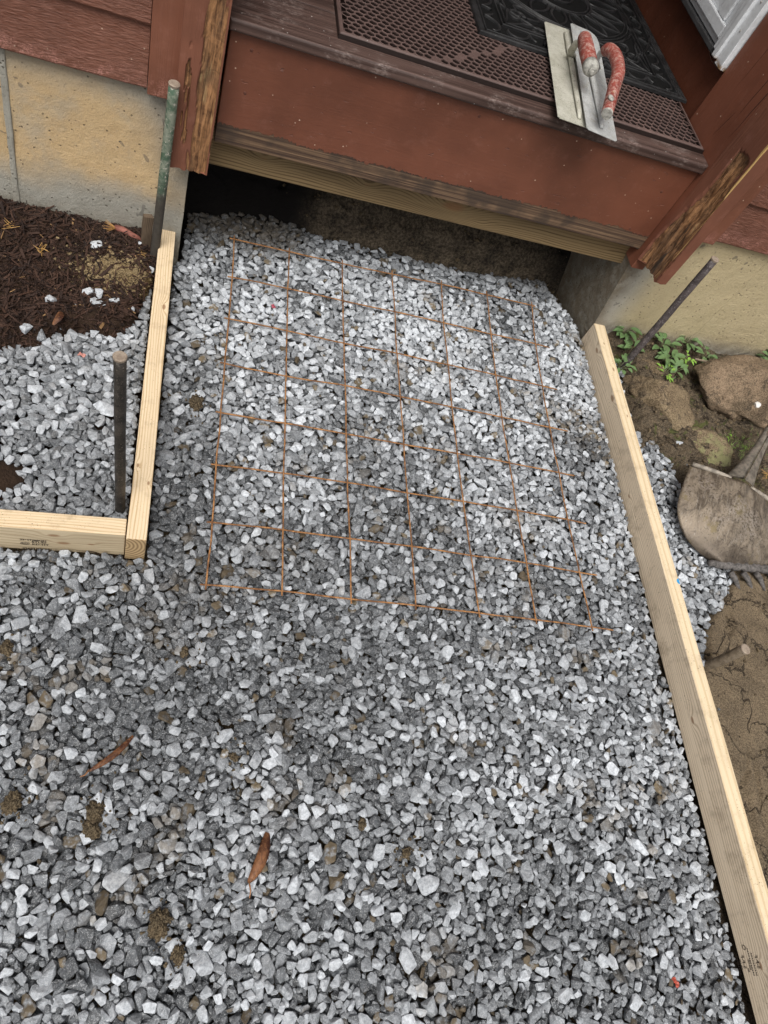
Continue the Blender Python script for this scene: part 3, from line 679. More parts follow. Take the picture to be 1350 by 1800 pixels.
ragbox("door_trim", (1.156, 1.188, 0.2405, 0.262, 0.768, 2.2), WHT, sdoor, .0006)
bbox("weatherstrip", (1.162, 1.187, 0.240, 0.86, 0.752, 0.7665), DRK, sdoor, .003)
bbox("door_panel", (1.172, 1.186, 0.2635, 0.86, 0.7675, 2.2), WHT, sdoor, .001)
bbox("door_rail", (1.160, 1.1715, 0.274, 0.85, 0.784, 0.812), WHT, sdoor, .003)
bbox("door_stile", (1.160, 1.1715, 0.2665, 0.2735, 0.784, 2.2), WHT, sdoor, .002)
bbox("door_stile", (1.163, 1.1715, 0.300, 0.345, 0.8125, 2.2), WHT, sdoor, .003)
SCR = m_plain("screw_metal", (.3, .29, .27), .4)
for z_ in (.835, .90, 1.1):
    bm = bmesh.new(); bmesh.ops.create_icosphere(bm, subdivisions=2, radius=.003, matrix=Matrix.Translation((1.157, .207, z_)) @ Matrix.Diagonal((.6, 1, 1, 1)))
    link("screw", finish(bm, "screw", True), SCR, sdoor)
# thin beaded caulk line that runs off the corner
bm = bmesh.new(); tube(bm, [(1.187, .208, .748), (1.187, .235, .738), (1.187, .28, .735), (1.187, .33, .745), (1.187, .37, .765), (1.187, .40, .80)], .0013, 6)
link("caulk_line", finish(bm, "caulk_line", True), m_plain("painted_caulk", (.22, .12, .09), .5), house)
bbox("door", (-0.027, 1.188, 0.86, 0.90, 0.60, 2.3), m_plain("door_brown", (.07, .022, .015), .5), house, .002)
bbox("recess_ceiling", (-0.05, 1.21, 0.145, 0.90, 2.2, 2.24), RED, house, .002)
# the step: composite tread, painted riser, treated beam under it
TRD = Mat("weathered_brown_tread", .62, .35); P = TRD.pos()
g = TRD.noise(TRD.mapv(P, (2.0, 170, 60)), 1, 4, .65, .3); d1 = TRD.noise(P, 12, 5, .7); d2 = TRD.noise(TRD.mapv(P, (.5, 1.6, 1)), 210, 3, .7)
c = TRD.mix(TRD.rng(g, .35, .68), (0.036, 0.020, 0.016), (0.095, 0.058, 0.048))
c = TRD.mix(TRD.math('MULTIPLY', TRD.rng(d1, .46, .68), TRD.rng(d2, .40, .66, 0, .55)), c, (0.33, 0.265, 0.24))
sp = TRD.math('MULTIPLY', TRD.rng(TRD.voro(P, 110), .09, .14, 1, 0), TRD.rng(TRD.noise(P, 45, 2), .55, .63)); c = TRD.mix(sp, c, (.6, .58, .55))
TRD = TRD.out(c, .55, TRD.bump(TRD.math('ADD', g, TRD.math('MULTIPLY', d2, .3)), .0016, .8))
bm = bmesh.new(); box(bm, -0.006, 1.1695, -0.001, 0.142, 0.596, 0.6215)
bev(bm, .007, 4, [e for e in bm.edges if abs(e.verts[0].co.y + .001) < 1e-4 and abs(e.verts[1].co.y + .001) < 1e-4])
link("step_tread", finish(bm, "step_tread", False), TRD, house)
bbox("step_tread", (-0.006, 1.188, 0.146, 0.859, 0.596, 0.6205), TRD, house, .004)
bbox("step_riser", (-0.001, 1.1695, 0.014, 0.052, 0.348, 0.5955), m_riser(), house, .002)
NAIL = m_plain('painted_nail', (.10, .035, .022), .5)
for (nu, nz) in ((.045, .565), (.047, .475), (1.10, .40), (1.11, .52), (.56, .57)):
    bm = bmesh.new(); bmesh.ops.create_icosphere(bm, subdivisions=2, radius=.0038, matrix=Matrix.Translation((nu, .0142, nz)) @ Matrix.Diagonal((1, .25, 1, 1)))
    link('nail_head', finish(bm, 'nail_head', True), NAIL, house)
BEAM = m_pine("treated_lumber", (0.215, 0.150, 0.075), (0.095, 0.062, 0.029), [(0.38, 0.06, .31, .012), (.12, .06, .31, .012), (.62, .06, .31, .026), (.72, .06, .275, .01)], 0, 150, .9)
tag(bbox("support_beam", (-0.049, 1.2105, 0.053, 0.090, 0.262, 0.440), BEAM, house, .003), "bare treated lumber beam under the painted riser")
bbox("floor_frame", (-0.04, 1.21, 0.10, 0.90, 0.44, 0.59), m_plain("old_joists", (.05, .035, .022), .9), house, .002)
# foundation
def fnd(name, pts, m, lab, disp=.0):
    bm = bmesh.new(); vs = [bm.verts.new(p) for p in pts]
    for f in ((0,3,2,1),(4,5,6,7),(0,1,5,4),(1,2,6,5),(2,3,7,6),(3,0,4,7)): bm.faces.new([vs[i] for i in f])
    bmesh.ops.recalc_face_normals(bm, faces=bm.faces[:])
    bmesh.ops.subdivide_edges(bm, edges=bm.edges[:], cuts=46, use_grid_fill=True)
    for v in bm.verts:
        q = v.co
        v.co = q + Vector((1, 1, 0)) * (mnoise.fractal(q * 9, 1, 2, 4) * .0016 + mnoise.noise(q * 45) * .0009) * (1 + disp * smooth(.1, -.05, np.array(abs(q.x - pts[1][0]) if disp else 1.0)))
    return tag(link(name, finish(bm, name), m, house), lab)
def prism(u0a, u0b, u1a, u1b, v0, v1, z0, z1, back=0.0):
    return [(u0b, v0, z0), (u1b, v0, z0), (u1b, v1, z0), (u0b + back, v1, z0), (u0a, v0, z1), (u1a, v0, z1), (u1a, v1, z1), (u0a + back, v1, z1)]
fnd("foundation_wall", prism(-0.4185, -0.4185, -0.047, -0.047, .020, .26, -.2, .45), C1, "stained tan and grey concrete foundation left of the step")
fnd("foundation_wall", prism(-2.4, -2.4, -0.4315, -0.4315, .0235, .26, -.2, .45), C1, None)
ragbox("foundation_joint", (-0.4318, -0.4182, .0155, .05, -.2, .45), C0, house, .0022, .003)
fnd("foundation_wall", prism(1.150, 1.262, 1.586, 1.586, .020, .30, -.2, .47, -.03), C2, "sandy concrete foundation right of the step")
fnd("foundation_wall", prism(1.5885, 1.5885, 3.6, 3.6, .0215, .30, -.2, .47), C2, None)
bbox("foundation_wall", (-0.30, 1.45, 0.95, 1.15, -.2, .58), C0, house, .01)
bbox("foundation_return", (-0.30, -.085, 0.262, 0.949, -.2, .46), C0, house, .01); bbox("foundation_return", (1.20, 1.45, 0.302, 0.949, -.2, .45), C0, house, .01)
bbox("floor_deck", (-2.4, -.06, 0.141, 1.5, .44, .60), m_plain("deck_core", (.05, .035, .022), .9), house, .002); bbox("floor_deck", (1.22, 3.6, 0.141, 1.5, .44, .60), m_plain("deck_core_right", (.05, .035, .022), .9), house, .002)

# ------------------------------------------------------------------ doormats (house coordinates)
HEXM = Mat("brown_rubber", .6, .35); P = HEXM.pos()
c = HEXM.mix(HEXM.rng(HEXM.noise(P, 9, 4, .6), .35, .65), (0.030, 0.016, 0.013), (0.056, 0.033, 0.028))
c = HEXM.mix(HEXM.rng(HEXM.sep(P)[2], .0085, .0107), (.013, .007, .0055), HEXM.mix(HEXM.noise(P, 20, 4), (.075, .046, .040), (.115, .078, .070)))
c = HEXM.mix(HEXM.math('MULTIPLY', HEXM.rng(HEXM.sep(P)[2], .0085, .0105), HEXM.rng(HEXM.noise(P, 11, 5, .7), .48, .70, .02, .5)), c, (0.17, 0.11, 0.095))
sp = HEXM.math('MULTIPLY', HEXM.rng(HEXM.voro(P, 90), .05, .08, 1, 0), HEXM.rng(HEXM.noise(P, 30, 2), .58, .66)); c = HEXM.mix(sp, c, (.5, .48, .45))
HEXM = HEXM.out(c, .5, HEXM.bump(HEXM.noise(P, 300, 3), .0006, .6))
def hp(u, v, z): return (HO.x + u * math.cos(HY) - v * math.sin(HY), HO.y + u * math.sin(HY) + v * math.cos(HY), z)
mat1 = empty("honeycomb_doormat", hp(.213, .047, .6222), HY)
tag(mat1, "brown rubber doormat of open honeycomb cells lying along the step edge", "doormat")
WM, DM, HM = .953, .60, .012
bm = bmesh.new()
rim = .010; o_ = [(0, 0), (WM, 0), (WM, DM), (0, DM)]
def ringv(ins, z): return [bm.verts.new((min(max(x, ins), WM - ins), min(max(y, ins), DM - ins), z)) for x, y in o_]
r0, r1, r2, r3 = ringv(0, 0), ringv(.0015, HM - .003), ringv(.006, HM), ringv(rim, HM)
r4 = ringv(rim, .001)
for A, B in ((r0, r1), (r1, r2), (r2, r3), (r3, r4)):
    for k in range(4): bm.faces.new((A[k], A[(k+1) % 4], B[(k+1) % 4], B[k]))
bm.faces.new(r4[::1])
link("mat_rim", finish(bm, "mat_rim"), HEXM, mat1)
# honeycomb: pointed cells along the length; web stands 1 mm below the rim top
co, fc = [], []
ph, pv = .0200, .0165       # pitch along / across
def solid(x, y): # closed smooth bands moulded in the mat
    b = abs((x - .27) - .20 * math.sin((y - .05) * 7.0)) < .010
    return b or abs((x - .52) + .05 - .22 * math.sin((y + .12) * 6.0)) < .008
row = 0; y = rim + pv * .55
while y < DM - rim - pv * .45:
    x = rim + ph * (.55 if row % 2 == 0 else 1.05)
    while x < WM - rim - ph * .45:
        k0 = len(co); hx, hy = ph * .5, pv * 2 / 3 * .5 * 1.0
        out = [(-hx, -pv/3*.97), (0, -pv*2/3*1.0), (hx, -pv/3*.97), (hx, pv/3*.97), (0, pv*2/3), (-hx, pv/3*.97)]
        out = [(-hx*1.0, -pv/3), (0, -pv*2/3), (hx, -pv/3), (hx, pv/3), (0, pv*2/3), (-hx, pv/3)]
        cx_, cy_ = x, y; s1 = .84 if not solid(x, y) else .12
        for (a, b) in out: co.append((cx_ + a, cy_ + b, HM - .0012))
        for (a, b) in out: co.append((cx_ + a * s1, cy_ + b * s1, HM - .0006))
        for (a, b) in out: co.append((cx_ + a * s1 * .93, cy_ + b * s1 * .93, .0035))
        for j in range(6):
            jn = (j + 1) % 6
            fc.append((k0+j, k0+jn, k0+6+jn, k0+6+j)); fc.append((k0+6+j, k0+6+jn, k0+12+jn, k0+12+j))
        # small pointed stud in the cell floor
        fc.append((k0+12, k0+13, k0+14, k0+15)); fc.append((k0+12, k0+15, k0+16, k0+17))
        x += ph
    row += 1; y += pv
link("honeycomb_web", raw_mesh("honeycomb_web", co, fc, False), HEXM, mat1)
# black scroll mat
BLK = Mat("black_rubber", .42, .45); P = BLK.pos()
c = BLK.mix(BLK.rng(BLK.noise(P, 14, 5, .7), .42, .7), (0.010, 0.010, 0.0105), (0.031, 0.031, 0.032))
sp = BLK.math('MULTIPLY', BLK.rng(BLK.voro(P, 130), .05, .10, 1, 0), BLK.rng(BLK.noise(P, 38, 3, .6), .58, .68)); c = BLK.mix(sp, c, (.28, .28, .28))
BLK = BLK.out(c, BLK.rng(BLK.noise(P, 40, 4), .3, .7, .38, .6), BLK.bump(BLK.noise(P, 450, 3), .0005, .6))
mat2 = empty("scrollwork_doormat", hp(.566, .240, .6346), HY + R(.6))
tag(mat2, "black rubber doormat of cast scrollwork overlapping the brown honeycomb mat", "doormat")
WB, DB = .612, .60
bm = bmesh.new()
def ribbon(pts, wd, h0=.0008, h1=.0068, closed=False):
    P_ = [Vector((x, y, 0)) for x, y in pts]; n = len(P_); prev = None; first = None
    for i, p in enumerate(P_):
        a = P_[(i - 1) % n] if closed or i > 0 else p; b = P_[(i + 1) % n] if closed or i < n - 1 else p
        t = (b - a); t = t.normalized() if t.length > 1e-9 else Vector((1, 0, 0)); s = Vector((-t.y, t.x, 0)); hw = wd * .5
        if not closed: hw *= (.45 + .55 * min(1, 4 * min(i, n - 1 - i) / max(n - 1, 1) + .3))
        cur = [bm.verts.new(p + s * hw * 1.15 + Vector((0, 0, h0))), bm.verts.new(p + s * hw + Vector((0, 0, h1 - .001))), bm.verts.new(p + s * hw * .6 + Vector((0, 0, h1))),
               bm.verts.new(p - s * hw * .6 + Vector((0, 0, h1))), bm.verts.new(p - s * hw + Vector((0, 0, h1 - .001))), bm.verts.new(p - s * hw * 1.15 + Vector((0, 0, h0)))]
        if prev:
            for k in range(5): bm.faces.new((prev[k], cur[k], cur[k+1], prev[k+1]))
        else: first = cur
        prev = cur
    if closed:
        for k in range(5): bm.faces.new((prev[k], first[k], first[k+1], prev[k+1]))
def arc(cx, cy, rx, ry, a0, a1, n=24): return [(cx + rx * math.cos(R(a0 + (a1 - a0) * i / n)), cy + ry * math.sin(R(a0 + (a1 - a0) * i / n))) for i in range(n + 1)]
def clip_in(pts, m=.03): return all(m < x < WB - m and m < y < DB - m for x, y in pts)
def spiral(cx, cy, r, a0, turns=1.1, sgn=1, n=26): return [(cx + r * (1 - .75 * i / n) * math.cos(a0 + sgn * turns * 2 * math.pi * i / n), cy + r * (1 - .75 * i / n) * math.sin(a0 + sgn * turns * 2 * math.pi * i / n)) for i in range(n + 1)]
cxm, cym = WB / 2, .36
for rr_, ww_ in ((.235, .006), (.223, .004), (.212, .004), (.105, .006), (.095, .004), (.045, .006)):
    ribbon(arc(cxm, cym, rr_, rr_ * .88, 0, 360, 60)[:-1], ww_, closed=True)
NP = 16
for k in range(NP):
    a0 = 2 * math.pi * k / NP; a1 = 2 * math.pi * (k + 1) / NP
    for (ri, ro, bow) in ((.108, .210, .30), (.238, .285, .3)):
        pts = []; pts2 = []
        for i in range(13):
            t = i / 12; r_ = ri + (ro - ri) * t; am = (a0 + a1) / 2; wdt = (a1 - a0) / 2 * math.sin(math.pi * (.12 + .88 * t) ** .8) * .80
            for s_, L_ in ((1, pts), (-1, pts2)): L_.append((cxm + r_ * math.cos(am + s_ * wdt), cym + r_ * .88 * math.sin(am + s_ * wdt)))
        for L_ in (pts, pts2):
            if clip_in(L_, .100): ribbon(L_, .0065)
ribbon(arc(cxm, cym, .292, .27, 190, 350, 40), .006)
for f_ in (0.022, .076, .088):
    ribbon([(f_, f_), (WB - f_, f_), (WB - f_, DB - f_), (f_, DB - f_)], .004 if f_ > .03 else .006, closed=True) if False else None
    for A_, B_ in (((f_, f_), (WB - f_, f_)), ((WB - f_, f_), (WB - f_, DB - f_)), ((f_, f_), (f_, DB - f_)), ((f_, DB - f_), (WB - f_, DB - f_))):
        ribbon([(A_[0] + (B_[0] - A_[0]) * i / 20, A_[1] + (B_[1] - A_[1]) * i / 20) for i in range(21)], .0055)
# border scrolls: pairs of spirals joined by an S between the two frame lines
def border(p0, p1, n):
    v = Vector((p1[0] - p0[0], p1[1] - p0[1])); L_ = v.length; t = v / L_; s = Vector((-t.y, t.x))
    for k in range(n):
        c0 = Vector(p0) + t * L_ * (k + .5) / n; sg = 1 if k % 2 == 0 else -1
        q = []
        for i in range(44):
            th = i / 43; ang = -2.6 * math.pi / 2 + th * 2.6 * math.pi
            rad_ = .021 * (1 - .55 * abs(2 * th - 1) ** 1.5)
            q.append(tuple(c0 + t * (L_ / n * .42 * math.sin((th - .5) * math.pi) + rad_ * .55 * math.cos(ang) * sg) + s * (rad_ * .85 * math.sin(ang) * sg)))
        ribbon(q, .0068)
border((.085, .049), (WB - .085, .049), 5); border((WB - .049, .03), (WB - .049, DB - .04), 6); border((.049, .03), (.049, DB - .04), 6)
for sx_, sy_ in ((1, 1), (-1, 1)):
    ox = .085 if sx_ > 0 else WB - .085
    ribbon([(ox + sx_ * x, .085 + y) for x, y in ((0, 0), (.03, .012), (.06, .03), (.10, .035), (.15, .02))], .006)
    ribbon([(ox + sx_ * x, .085 + y) for x, y in ((0, 0), (.012, .03), (.02, .07), (.015, .12), (0, .16))], .006)
    ribbon([(ox + sx_ * x, .085 + y) for x, y in spiral(.045, .06, .03, 0, 1.1, sx_)], .006)
    ribbon([(ox + sx_ * x, .085 + y) for x, y in spiral(.09, .015, .016, 2, 1.0, -sx_)], .005)
bmesh.ops.recalc_face_normals(bm, faces=bm.faces[:])
link("scrollwork", finish(bm, "scrollwork"), BLK, mat2)
bm = bmesh.new(); o_ = [(0, 0), (WB, 0), (WB, DB), (0, DB)]
def ringb(ins, z): return [bm.verts.new((min(max(x, ins), WB - ins), min(max(y, ins), DB - ins), z)) for x, y in o_]
rg = [ringb(0, 0), ringb(.001, .0065), ringb(.004, .0085), ringb(.010, .0085), ringb(.012, .006), ringb(.017, .006), ringb(.018, .001)]
for A, B in zip(rg, rg[1:]):
    for k in range(4): bm.faces.new((A[k], A[(k+1) % 4], B[(k+1) % 4], B[k]))
link("mat_rim", finish(bm, "mat_rim"), BLK, mat2)
bm = bmesh.new(); box(bm, .016, WB - .016, .016, DB - .016, .0, .0012)
link("mat_gap_shade", finish(bm, "mat_gap_shade"), m_plain("gap_shade_black", (.004, .004, .004), .8, .2), mat2)  # added black sheet, paints the shade in the mat's open gaps

# ------------------------------------------------------------------ trowels
def m_blade(nm, a, b):
    M = Mat(nm, .6, .35); P = M.pos()
    c = M.mix(M.rng(M.noise(P, 22, 6, .7), .35, .66), a, b)
    c = M.mix(M.math('MULTIPLY', M.rng(M.noise(P, 330, 3, .7), .56, .63), M.rng(M.noise(P, 25, 3), .4, .6, .3, 1.0)), c, (.17, .15, .12)); c = M.mix(M.rng(M.noise(P, 60, 6, .75), .52, .66, 0, .6), c, (.30, .28, .22))
    c = M.mix(M.rng(M.noise(P, 11, 4, .7), .60, .72, 0, .5), c, (.42, .36, .25))
    return M.out(c, .55, M.bump(M.noise(P, 90, 5, .7), .0012, .7), .15)
BL1 = m_blade("mortar_coated_steel", (.52, .51, .44), (.40, .39, .32)); BL2 = m_blade("mortar_coated_steel_grey", (.50, .51, .50), (.36, .37, .37))
GRP = Mat("worn_red_grip", .6, .3); P = GRP.pos()
c = GRP.mix(GRP.rng(GRP.noise(P, 30, 4, .6), .35, .65), (.27, .055, .040), (.17, .036, .028))
c = GRP.mix(GRP.math('MULTIPLY', GRP.rng(GRP.noise(P, 110, 6, .8), .44, .66), .65), c, (.55, .42, .36))
c = GRP.mix(GRP.rng(GRP.noise(P, 34, 4, .7), .62, .70, 0, .7), c, (.42, .30, .15)); GRP = GRP.out(c, .6, GRP.bump(GRP.noise(P, 200, 4, .7), .001, .7))
CAP = m_plain("mortar_caked_cap", (.42, .41, .37), .8, .3, .5, 120, .0012)
def trowel(name, lab, corners, z, zt, ribf, bm_mat, grip, rads, cap, mount, grad):
    """corners of the blade in the photograph's survey (back-left, back-right(s), front-right, front-left)"""
    C_ = [Vector(at(*p, zz)) for p, zz in zip(corners, z)]
    base = sum(C_, Vector()) / len(C_); e = empty(name, base); tag(e, lab, "trowel", "finishing trowels on the step")
    bm = bmesh.new(); lo = [bm.verts.new(p - base) for p in C_]; f = bm.faces.new(lo); bm.normal_update()
    if f.normal.z < 0: f.normal_flip()
    r = bmesh.ops.solidify(bm, geom=bm.faces[:], thickness=.0016)
    bmesh.ops.bevel(bm, geom=[e_ for e_ in bm.edges if abs((e_.verts[0].co - e_.verts[1].co).z) > .0012 and e_.calc_length() < .003], offset=.004, segments=3, affect='EDGES')
    link("blade", finish(bm, "blade"), bm_mat, e)
    A_ = C_[0].lerp(C_[1], ribf[0]); B_ = C_[-1].lerp(C_[-2], ribf[1]); d = B_ - A_
    pr = [A_ + d * .07 + Vector((0, 0, .002)) - base, A_ + d * .10 + Vector((0, 0, .0055)) - base, A_ + d * .5 + Vector((0, 0, .007)) - base, A_ + d * .90 + Vector((0, 0, .0055)) - base, A_ + d * .95 + Vector((0, 0, .002)) - base]
    bm = bmesh.new(); tube(bm, pr, [.004, .006, .0075, .006, .004], 10, ry=.6); link("rib", finish(bm, "rib", True), bm_mat, e)
    bm = bmesh.new(); tube(bm, [Vector(p) - base for p in mount], [.013, .009, .008, .009][:len(mount)], 12, ry=.6); link("shank", finish(bm, "shank", True), bm_mat, e)
    # grip: smooth curve through the points
    pts = [Vector(p) for p in grip]; sm = []; rr = []
    for i in range(len(pts) - 1):
        p0, p1, p2, p3 = pts[max(i-1, 0)], pts[i], pts[i+1], pts[min(i+2, len(pts)-1)]
        for k in range(8):
            t = k / 8; sm.append(.5 * ((2*p1) + (p2-p0)*t + (2*p0-5*p1+4*p2-p3)*t*t + (3*p1-p0-3*p2+p3)*t**3) - base); rr.append(rads[i] * (1 - t) + rads[i+1] * t)
    sm.append(pts[-1] - base); rr.append(rads[-1])
    bm = bmesh.new(); tube(bm, sm, rr, 20)
    bmesh.ops.bevel(bm, geom=[e_ for e_ in bm.edges if len(e_.link_faces) == 2 and any(len(q.verts) > 6 for q in e_.link_faces)], offset=.003, segments=2, affect='EDGES')
    link("grip", finish(bm, "grip", True), GRP, e)
    tdir = (sm[-1] - sm[-2]).normalized(); endp = sm[-1]
    if cap:
        bm = bmesh.new(); tube(bm, [endp - tdir * .018, endp - tdir * .004, endp + tdir * .004, endp + tdir * .006], [rr[-1] * 1.04, rr[-1] * 1.04, rr[-1] * .85, rr[-1] * .5], 22); link("end_cap", finish(bm, "end_cap", True), CAP, e)
        bm = bmesh.new(); tube(bm, [endp + tdir * .004, endp + tdir * .0105], [.0075, .007], 22); tube(bm, [endp + tdir * .010, endp + tdir * .0145], [.0045, .0042], 6); link("bolt", finish(bm, "bolt"), CAP, e)
    else:
        bm = bmesh.new(); tube(bm, [endp - tdir * .004, endp + tdir * .003], [rr[-1] * .98, rr[-1] * .92], 16); link("end_cap", finish(bm, "end_cap"), CAP, e)
        bm = bmesh.new(); bmesh.ops.create_uvsphere(bm, u_segments=16, v_segments=10, radius=.0078, matrix=Matrix.Translation(Vector(at(1074, 172, .722)) - base) @ Matrix.Diagonal((.8, 1.4, .55, 1)))
        link("mortar_patch", finish(bm, "mortar_patch", True), CAP, e)
    return e
trowel("finishing_trowel", "left trowel lying flat, its red grip and round bolted end pointing at the gravel", [(957, 37), (1028, 62), (1034, 225), (981, 206)], [.651, .651, .651, .651], 0, (.47, .72), BL1,
       [at(1027, 66, .722), at(1029, 78, .7215), at(1034, 100, .720), at(1039, 122, .718)], [.0150, .0175, .0178, .0170], True,
       [at(1007, 100, .655), at(1004, 90, .675), at(1013, 76, .700), at(1026, 72, .716)], None)
trowel("finishing_trowel", "right trowel tilted on top of the other, its bent red grip with worn pale spot", [(1003, 40), (1036, 54), (1048, 64), (1053, 76), (1085, 249), (1032, 226)], [.664, .659, .657, .656, .656, .664], 0, (.5, .5), BL2,
       [at(1063, 90, .712), at(1071, 87, .724), at(1082, 99, .730), at(1087, 125, .728), at(1080, 152, .720), at(1067, 200, .703)], [.0120, .0140, .0148, .0148, .0142, .0128], False,
       [at(1050, 120, .660), at(1049, 106, .675), at(1054, 95, .695), at(1063, 91, .711)], None)

# ------------------------------------------------------------------ lumber of the form
def lumber(name, A, B, width, height, mats, lab, group, endm):
    """A, B: centre of the top edge at both ends (world); local Y runs from A to B, local Z=0 is the top"""
    A = Vector(A); B = Vector(B); d = B - A; L_ = d.length
    bm = bmesh.new(); box(bm, -width/2, width/2, 0, L_, -height, 0)
    bmesh.ops.subdivide_edges(bm, edges=[e for e in bm.edges if abs((e.verts[0].co - e.verts[1].co).y) > .1], cuts=18, use_grid_fill=True)
    for v in bm.verts:
        v.co.x += .0012 * mnoise.noise(Vector((v.co.y * 3, 5, 0))); v.co.z += .001 * mnoise.noise(Vector((v.co.y * 3, 9, 0)))
    bev(bm, .0022, 3, [e for e in bm.edges if len(e.link_faces) == 2 and e.calc_face_angle(0) > .8])
    me = finish(bm, name)
    o = link(name, me, list(mats) + [endm]); y = d.normalized(); x = y.cross(Vector((0, 0, 1))).normalized(); z = x.cross(y)
    o.matrix_world = Matrix(((x.x, y.x, z.x, A.x), (x.y, y.y, z.y, A.y), (x.z, y.z, z.z, A.z), (0, 0, 0, 1)))
    for p in me.polygons:
        if abs(p.normal.y) > .7: p.material_index = len(mats)
        elif len(mats) > 1 and p.normal.z < .6: p.material_index = 1
    tag(o, lab, "form board", group); return o
ENDG = m_endgrain()
LT = m_pine("pale_fir_top", (0.66, 0.53, 0.36), (0.47, 0.34, 0.195), [(.008, .62, 0, .007), (.012, .13, 0, .004), (-.012, .17, 0, .004)], 1, 165, .9, 0.7, .3)
LS = m_pine("pale_fir_side", (0.54, 0.43, 0.29), (0.34, 0.25, 0.15), [], 1, 150, .8, .4, .4)
HT = m_pine("pale_fir_top_soiled", (0.64, 0.51, 0.34), (0.46, 0.33, 0.19), [], 1, 165, .9, 0.9, .5)
HS = m_pine("pale_fir_face", (0.53, 0.44, 0.30), (0.32, 0.24, 0.145), [(-.02, .128, -.022, .009), (-.02, .112, -.052, .010), (-.02, .062, -.050, .006)], 1, 120, .6)
RT = m_pine("smooth_fir_top", (0.66, 0.545, 0.375), (0.52, 0.39, 0.235), [(-.004, .19, 0, .006), (-.006, .37, 0, .004), (.004, .085, 0, .004)], 1, 60, .75, 1.0, .3)
RSD = m_pine("combed_fir_side", (0.74, 0.62, 0.465), (0.50, 0.395, 0.28), [(.02, .30, -.012, .010), (.02, 1.24, -.04, .007), (.02, 1.72, -.035, .006), (.02, .62, -.05, .005), (.02, .10, -.02, .009)], 1, 175, 1.0, 0.5, .4)
G_ = "lumber boards of the concrete form"
b1 = lumber("form_board", (-.1455, .0575, .0715), (-.1800, .952, .072), .0380, .089, (LT, LS), "short pale board running from the wall to the front corner, left of the gravel", G_, ENDG)
b2 = lumber("form_board", (-.1672, .0835, .0695), (-1.25, .026, .0665), .0370, .089, (HT, HS), "stamped pale board lying crosswise at the left edge of the photo", G_, ENDG)
b3 = lumber("form_board", (1.1365, 1.012, .056), (1.1380, -1.40, .100), .0400, .089, (RT, RSD), "longest board, running the whole right side of the gravel bed", G_, ENDG)
# ink stamps and the blue dot
INK = m_plain("black_ink", (.045, .035, .028), .7, .2, .3)
def stamp(txts, o, mtx, size, boldness=.0):
    for (tx, x, y, sc) in txts:
        cu = bpy.data.curves.new("ink_stamp", 'FONT'); cu.body = tx; cu.size = size * sc; cu.offset = boldness; cu.space_character = 1.05
        tmp = bpy.data.objects.new("tmp", cu); col.objects.link(tmp)
        me = bpy.data.meshes.new_from_object(tmp.evaluated_get(bpy.context.evaluated_depsgraph_get())); bpy.data.objects.remove(tmp)
        me.name = "ink_stamp"; q = link("ink_stamp", me, INK, o); q.matrix_local = mtx @ Matrix.Translation((x, y, 0))
bpy.context.view_layer.update()
def face_frame(px, py, board, side, rz=0.0):
    """frame on the board's long side face (local x = side) at a surveyed pixel, x along the board as seen, y up"""
    Mi = board.matrix_world.inverted(); a = Mi @ Vector(CC); d = (Mi @ Vector(at(px, py, 0))) - a
    t = (side - a.x) / d.x; p = a + d * t; return p
HX = .0190
p_ = face_frame(95, 955, b2, HX)
mx = Matrix(((0, 0, 1, HX + .0004), (-1, 0, 0, p_.y), (0, 1, 0, p_.z), (0, 0, 0, 1)))
hx2 = 1 if (b2.matrix_world.to_3x3() @ Vector((1, 0, 0))).y < 0 else -1
mx = Matrix(((0, 0, hx2, hx2 * (.0185 + .0004)), (-1 if hx2 > 0 else 1, 0, 0, 0), (0, 1, 0, 0), (0, 0, 0, 1)))
p_ = face_frame(66, 955, b2, hx2 * .0185)
# local Y grows to the left in the photo, so text runs towards -Y
mx = Matrix(((0, 0, 1, .0189 * hx2), (-1, 0, 0, p_.y), (0, 1, 0, p_.z), (0, 0, 0, 1)))
stamp([("226STIMSON", -.030, .010, .8), ("STUD", -.010, .0015, 1.0), ("KD-HT", -.010, -.0075, .95), ("226STIMSON", -.028, -.0265, .9), ("STUD", -.008, -.035, 1.0)], b2, mx, .0098, .00022)
for dx, dy in ((-.022, -.003), (-.018, -.034)):
    bm = bmesh.new()
    tube(bm, [(dx + .008 * math.cos(t), dy + .0045 * math.sin(t), .0) for t in np.linspace(.3, 6.0, 20)], .00045, 6)
    q = link("ink_stamp", finish(bm, "ink_stamp"), INK, b2); q.matrix_local = mx
    bm = bmesh.new(); tube(bm, [(dx - .005, dy + .001, 0), (dx - .0025, dy - .002, 0), (dx, dy + .001, 0), (dx + .0025, dy - .002, 0), (dx + .005, dy + .001, 0)], .0004, 6)
    q = link("ink_stamp", finish(bm, "ink_stamp"), INK, b2); q.matrix_local = mx
sx3 = -1 if (b3.matrix_world.to_3x3() @ Vector((1, 0, 0))).x > 0 else 1
p_ = face_frame(1306, 1684, b3, sx3 * .020)
mx = Matrix(((0, 0, sx3, sx3 * .0204), (-1 if sx3 > 0 else 1, 0, 0, p_.y), (0, 1, 0, p_.z), (0, 0, 0, 1)))
stamp([("S-P-F", -.018, -.004, 1.1), ("S-P-F", -.018, .033, 1.1), ("KD-HT", -.02, -.012, .6), ("KD-HT", -.02, .012, .6), ("001", -.024, .006, .5)], b3, mx, .0095, .0002)
bm = bmesh.new()
for (x0_, y0_, n_) in ((-.028, -.018, 9), (-.03, .0175, 12), (-.03, .025, 10)):
    bm = bmesh.new()
    for k in range(n_): box(bm, x0_ + k * .004, x0_ + k * .004 + .0026, y0_, y0_ + .0022, 0, .0003)
    q = link("ink_stamp", finish(bm, "ink_stamp"), INK, b3); q.matrix_local = mx
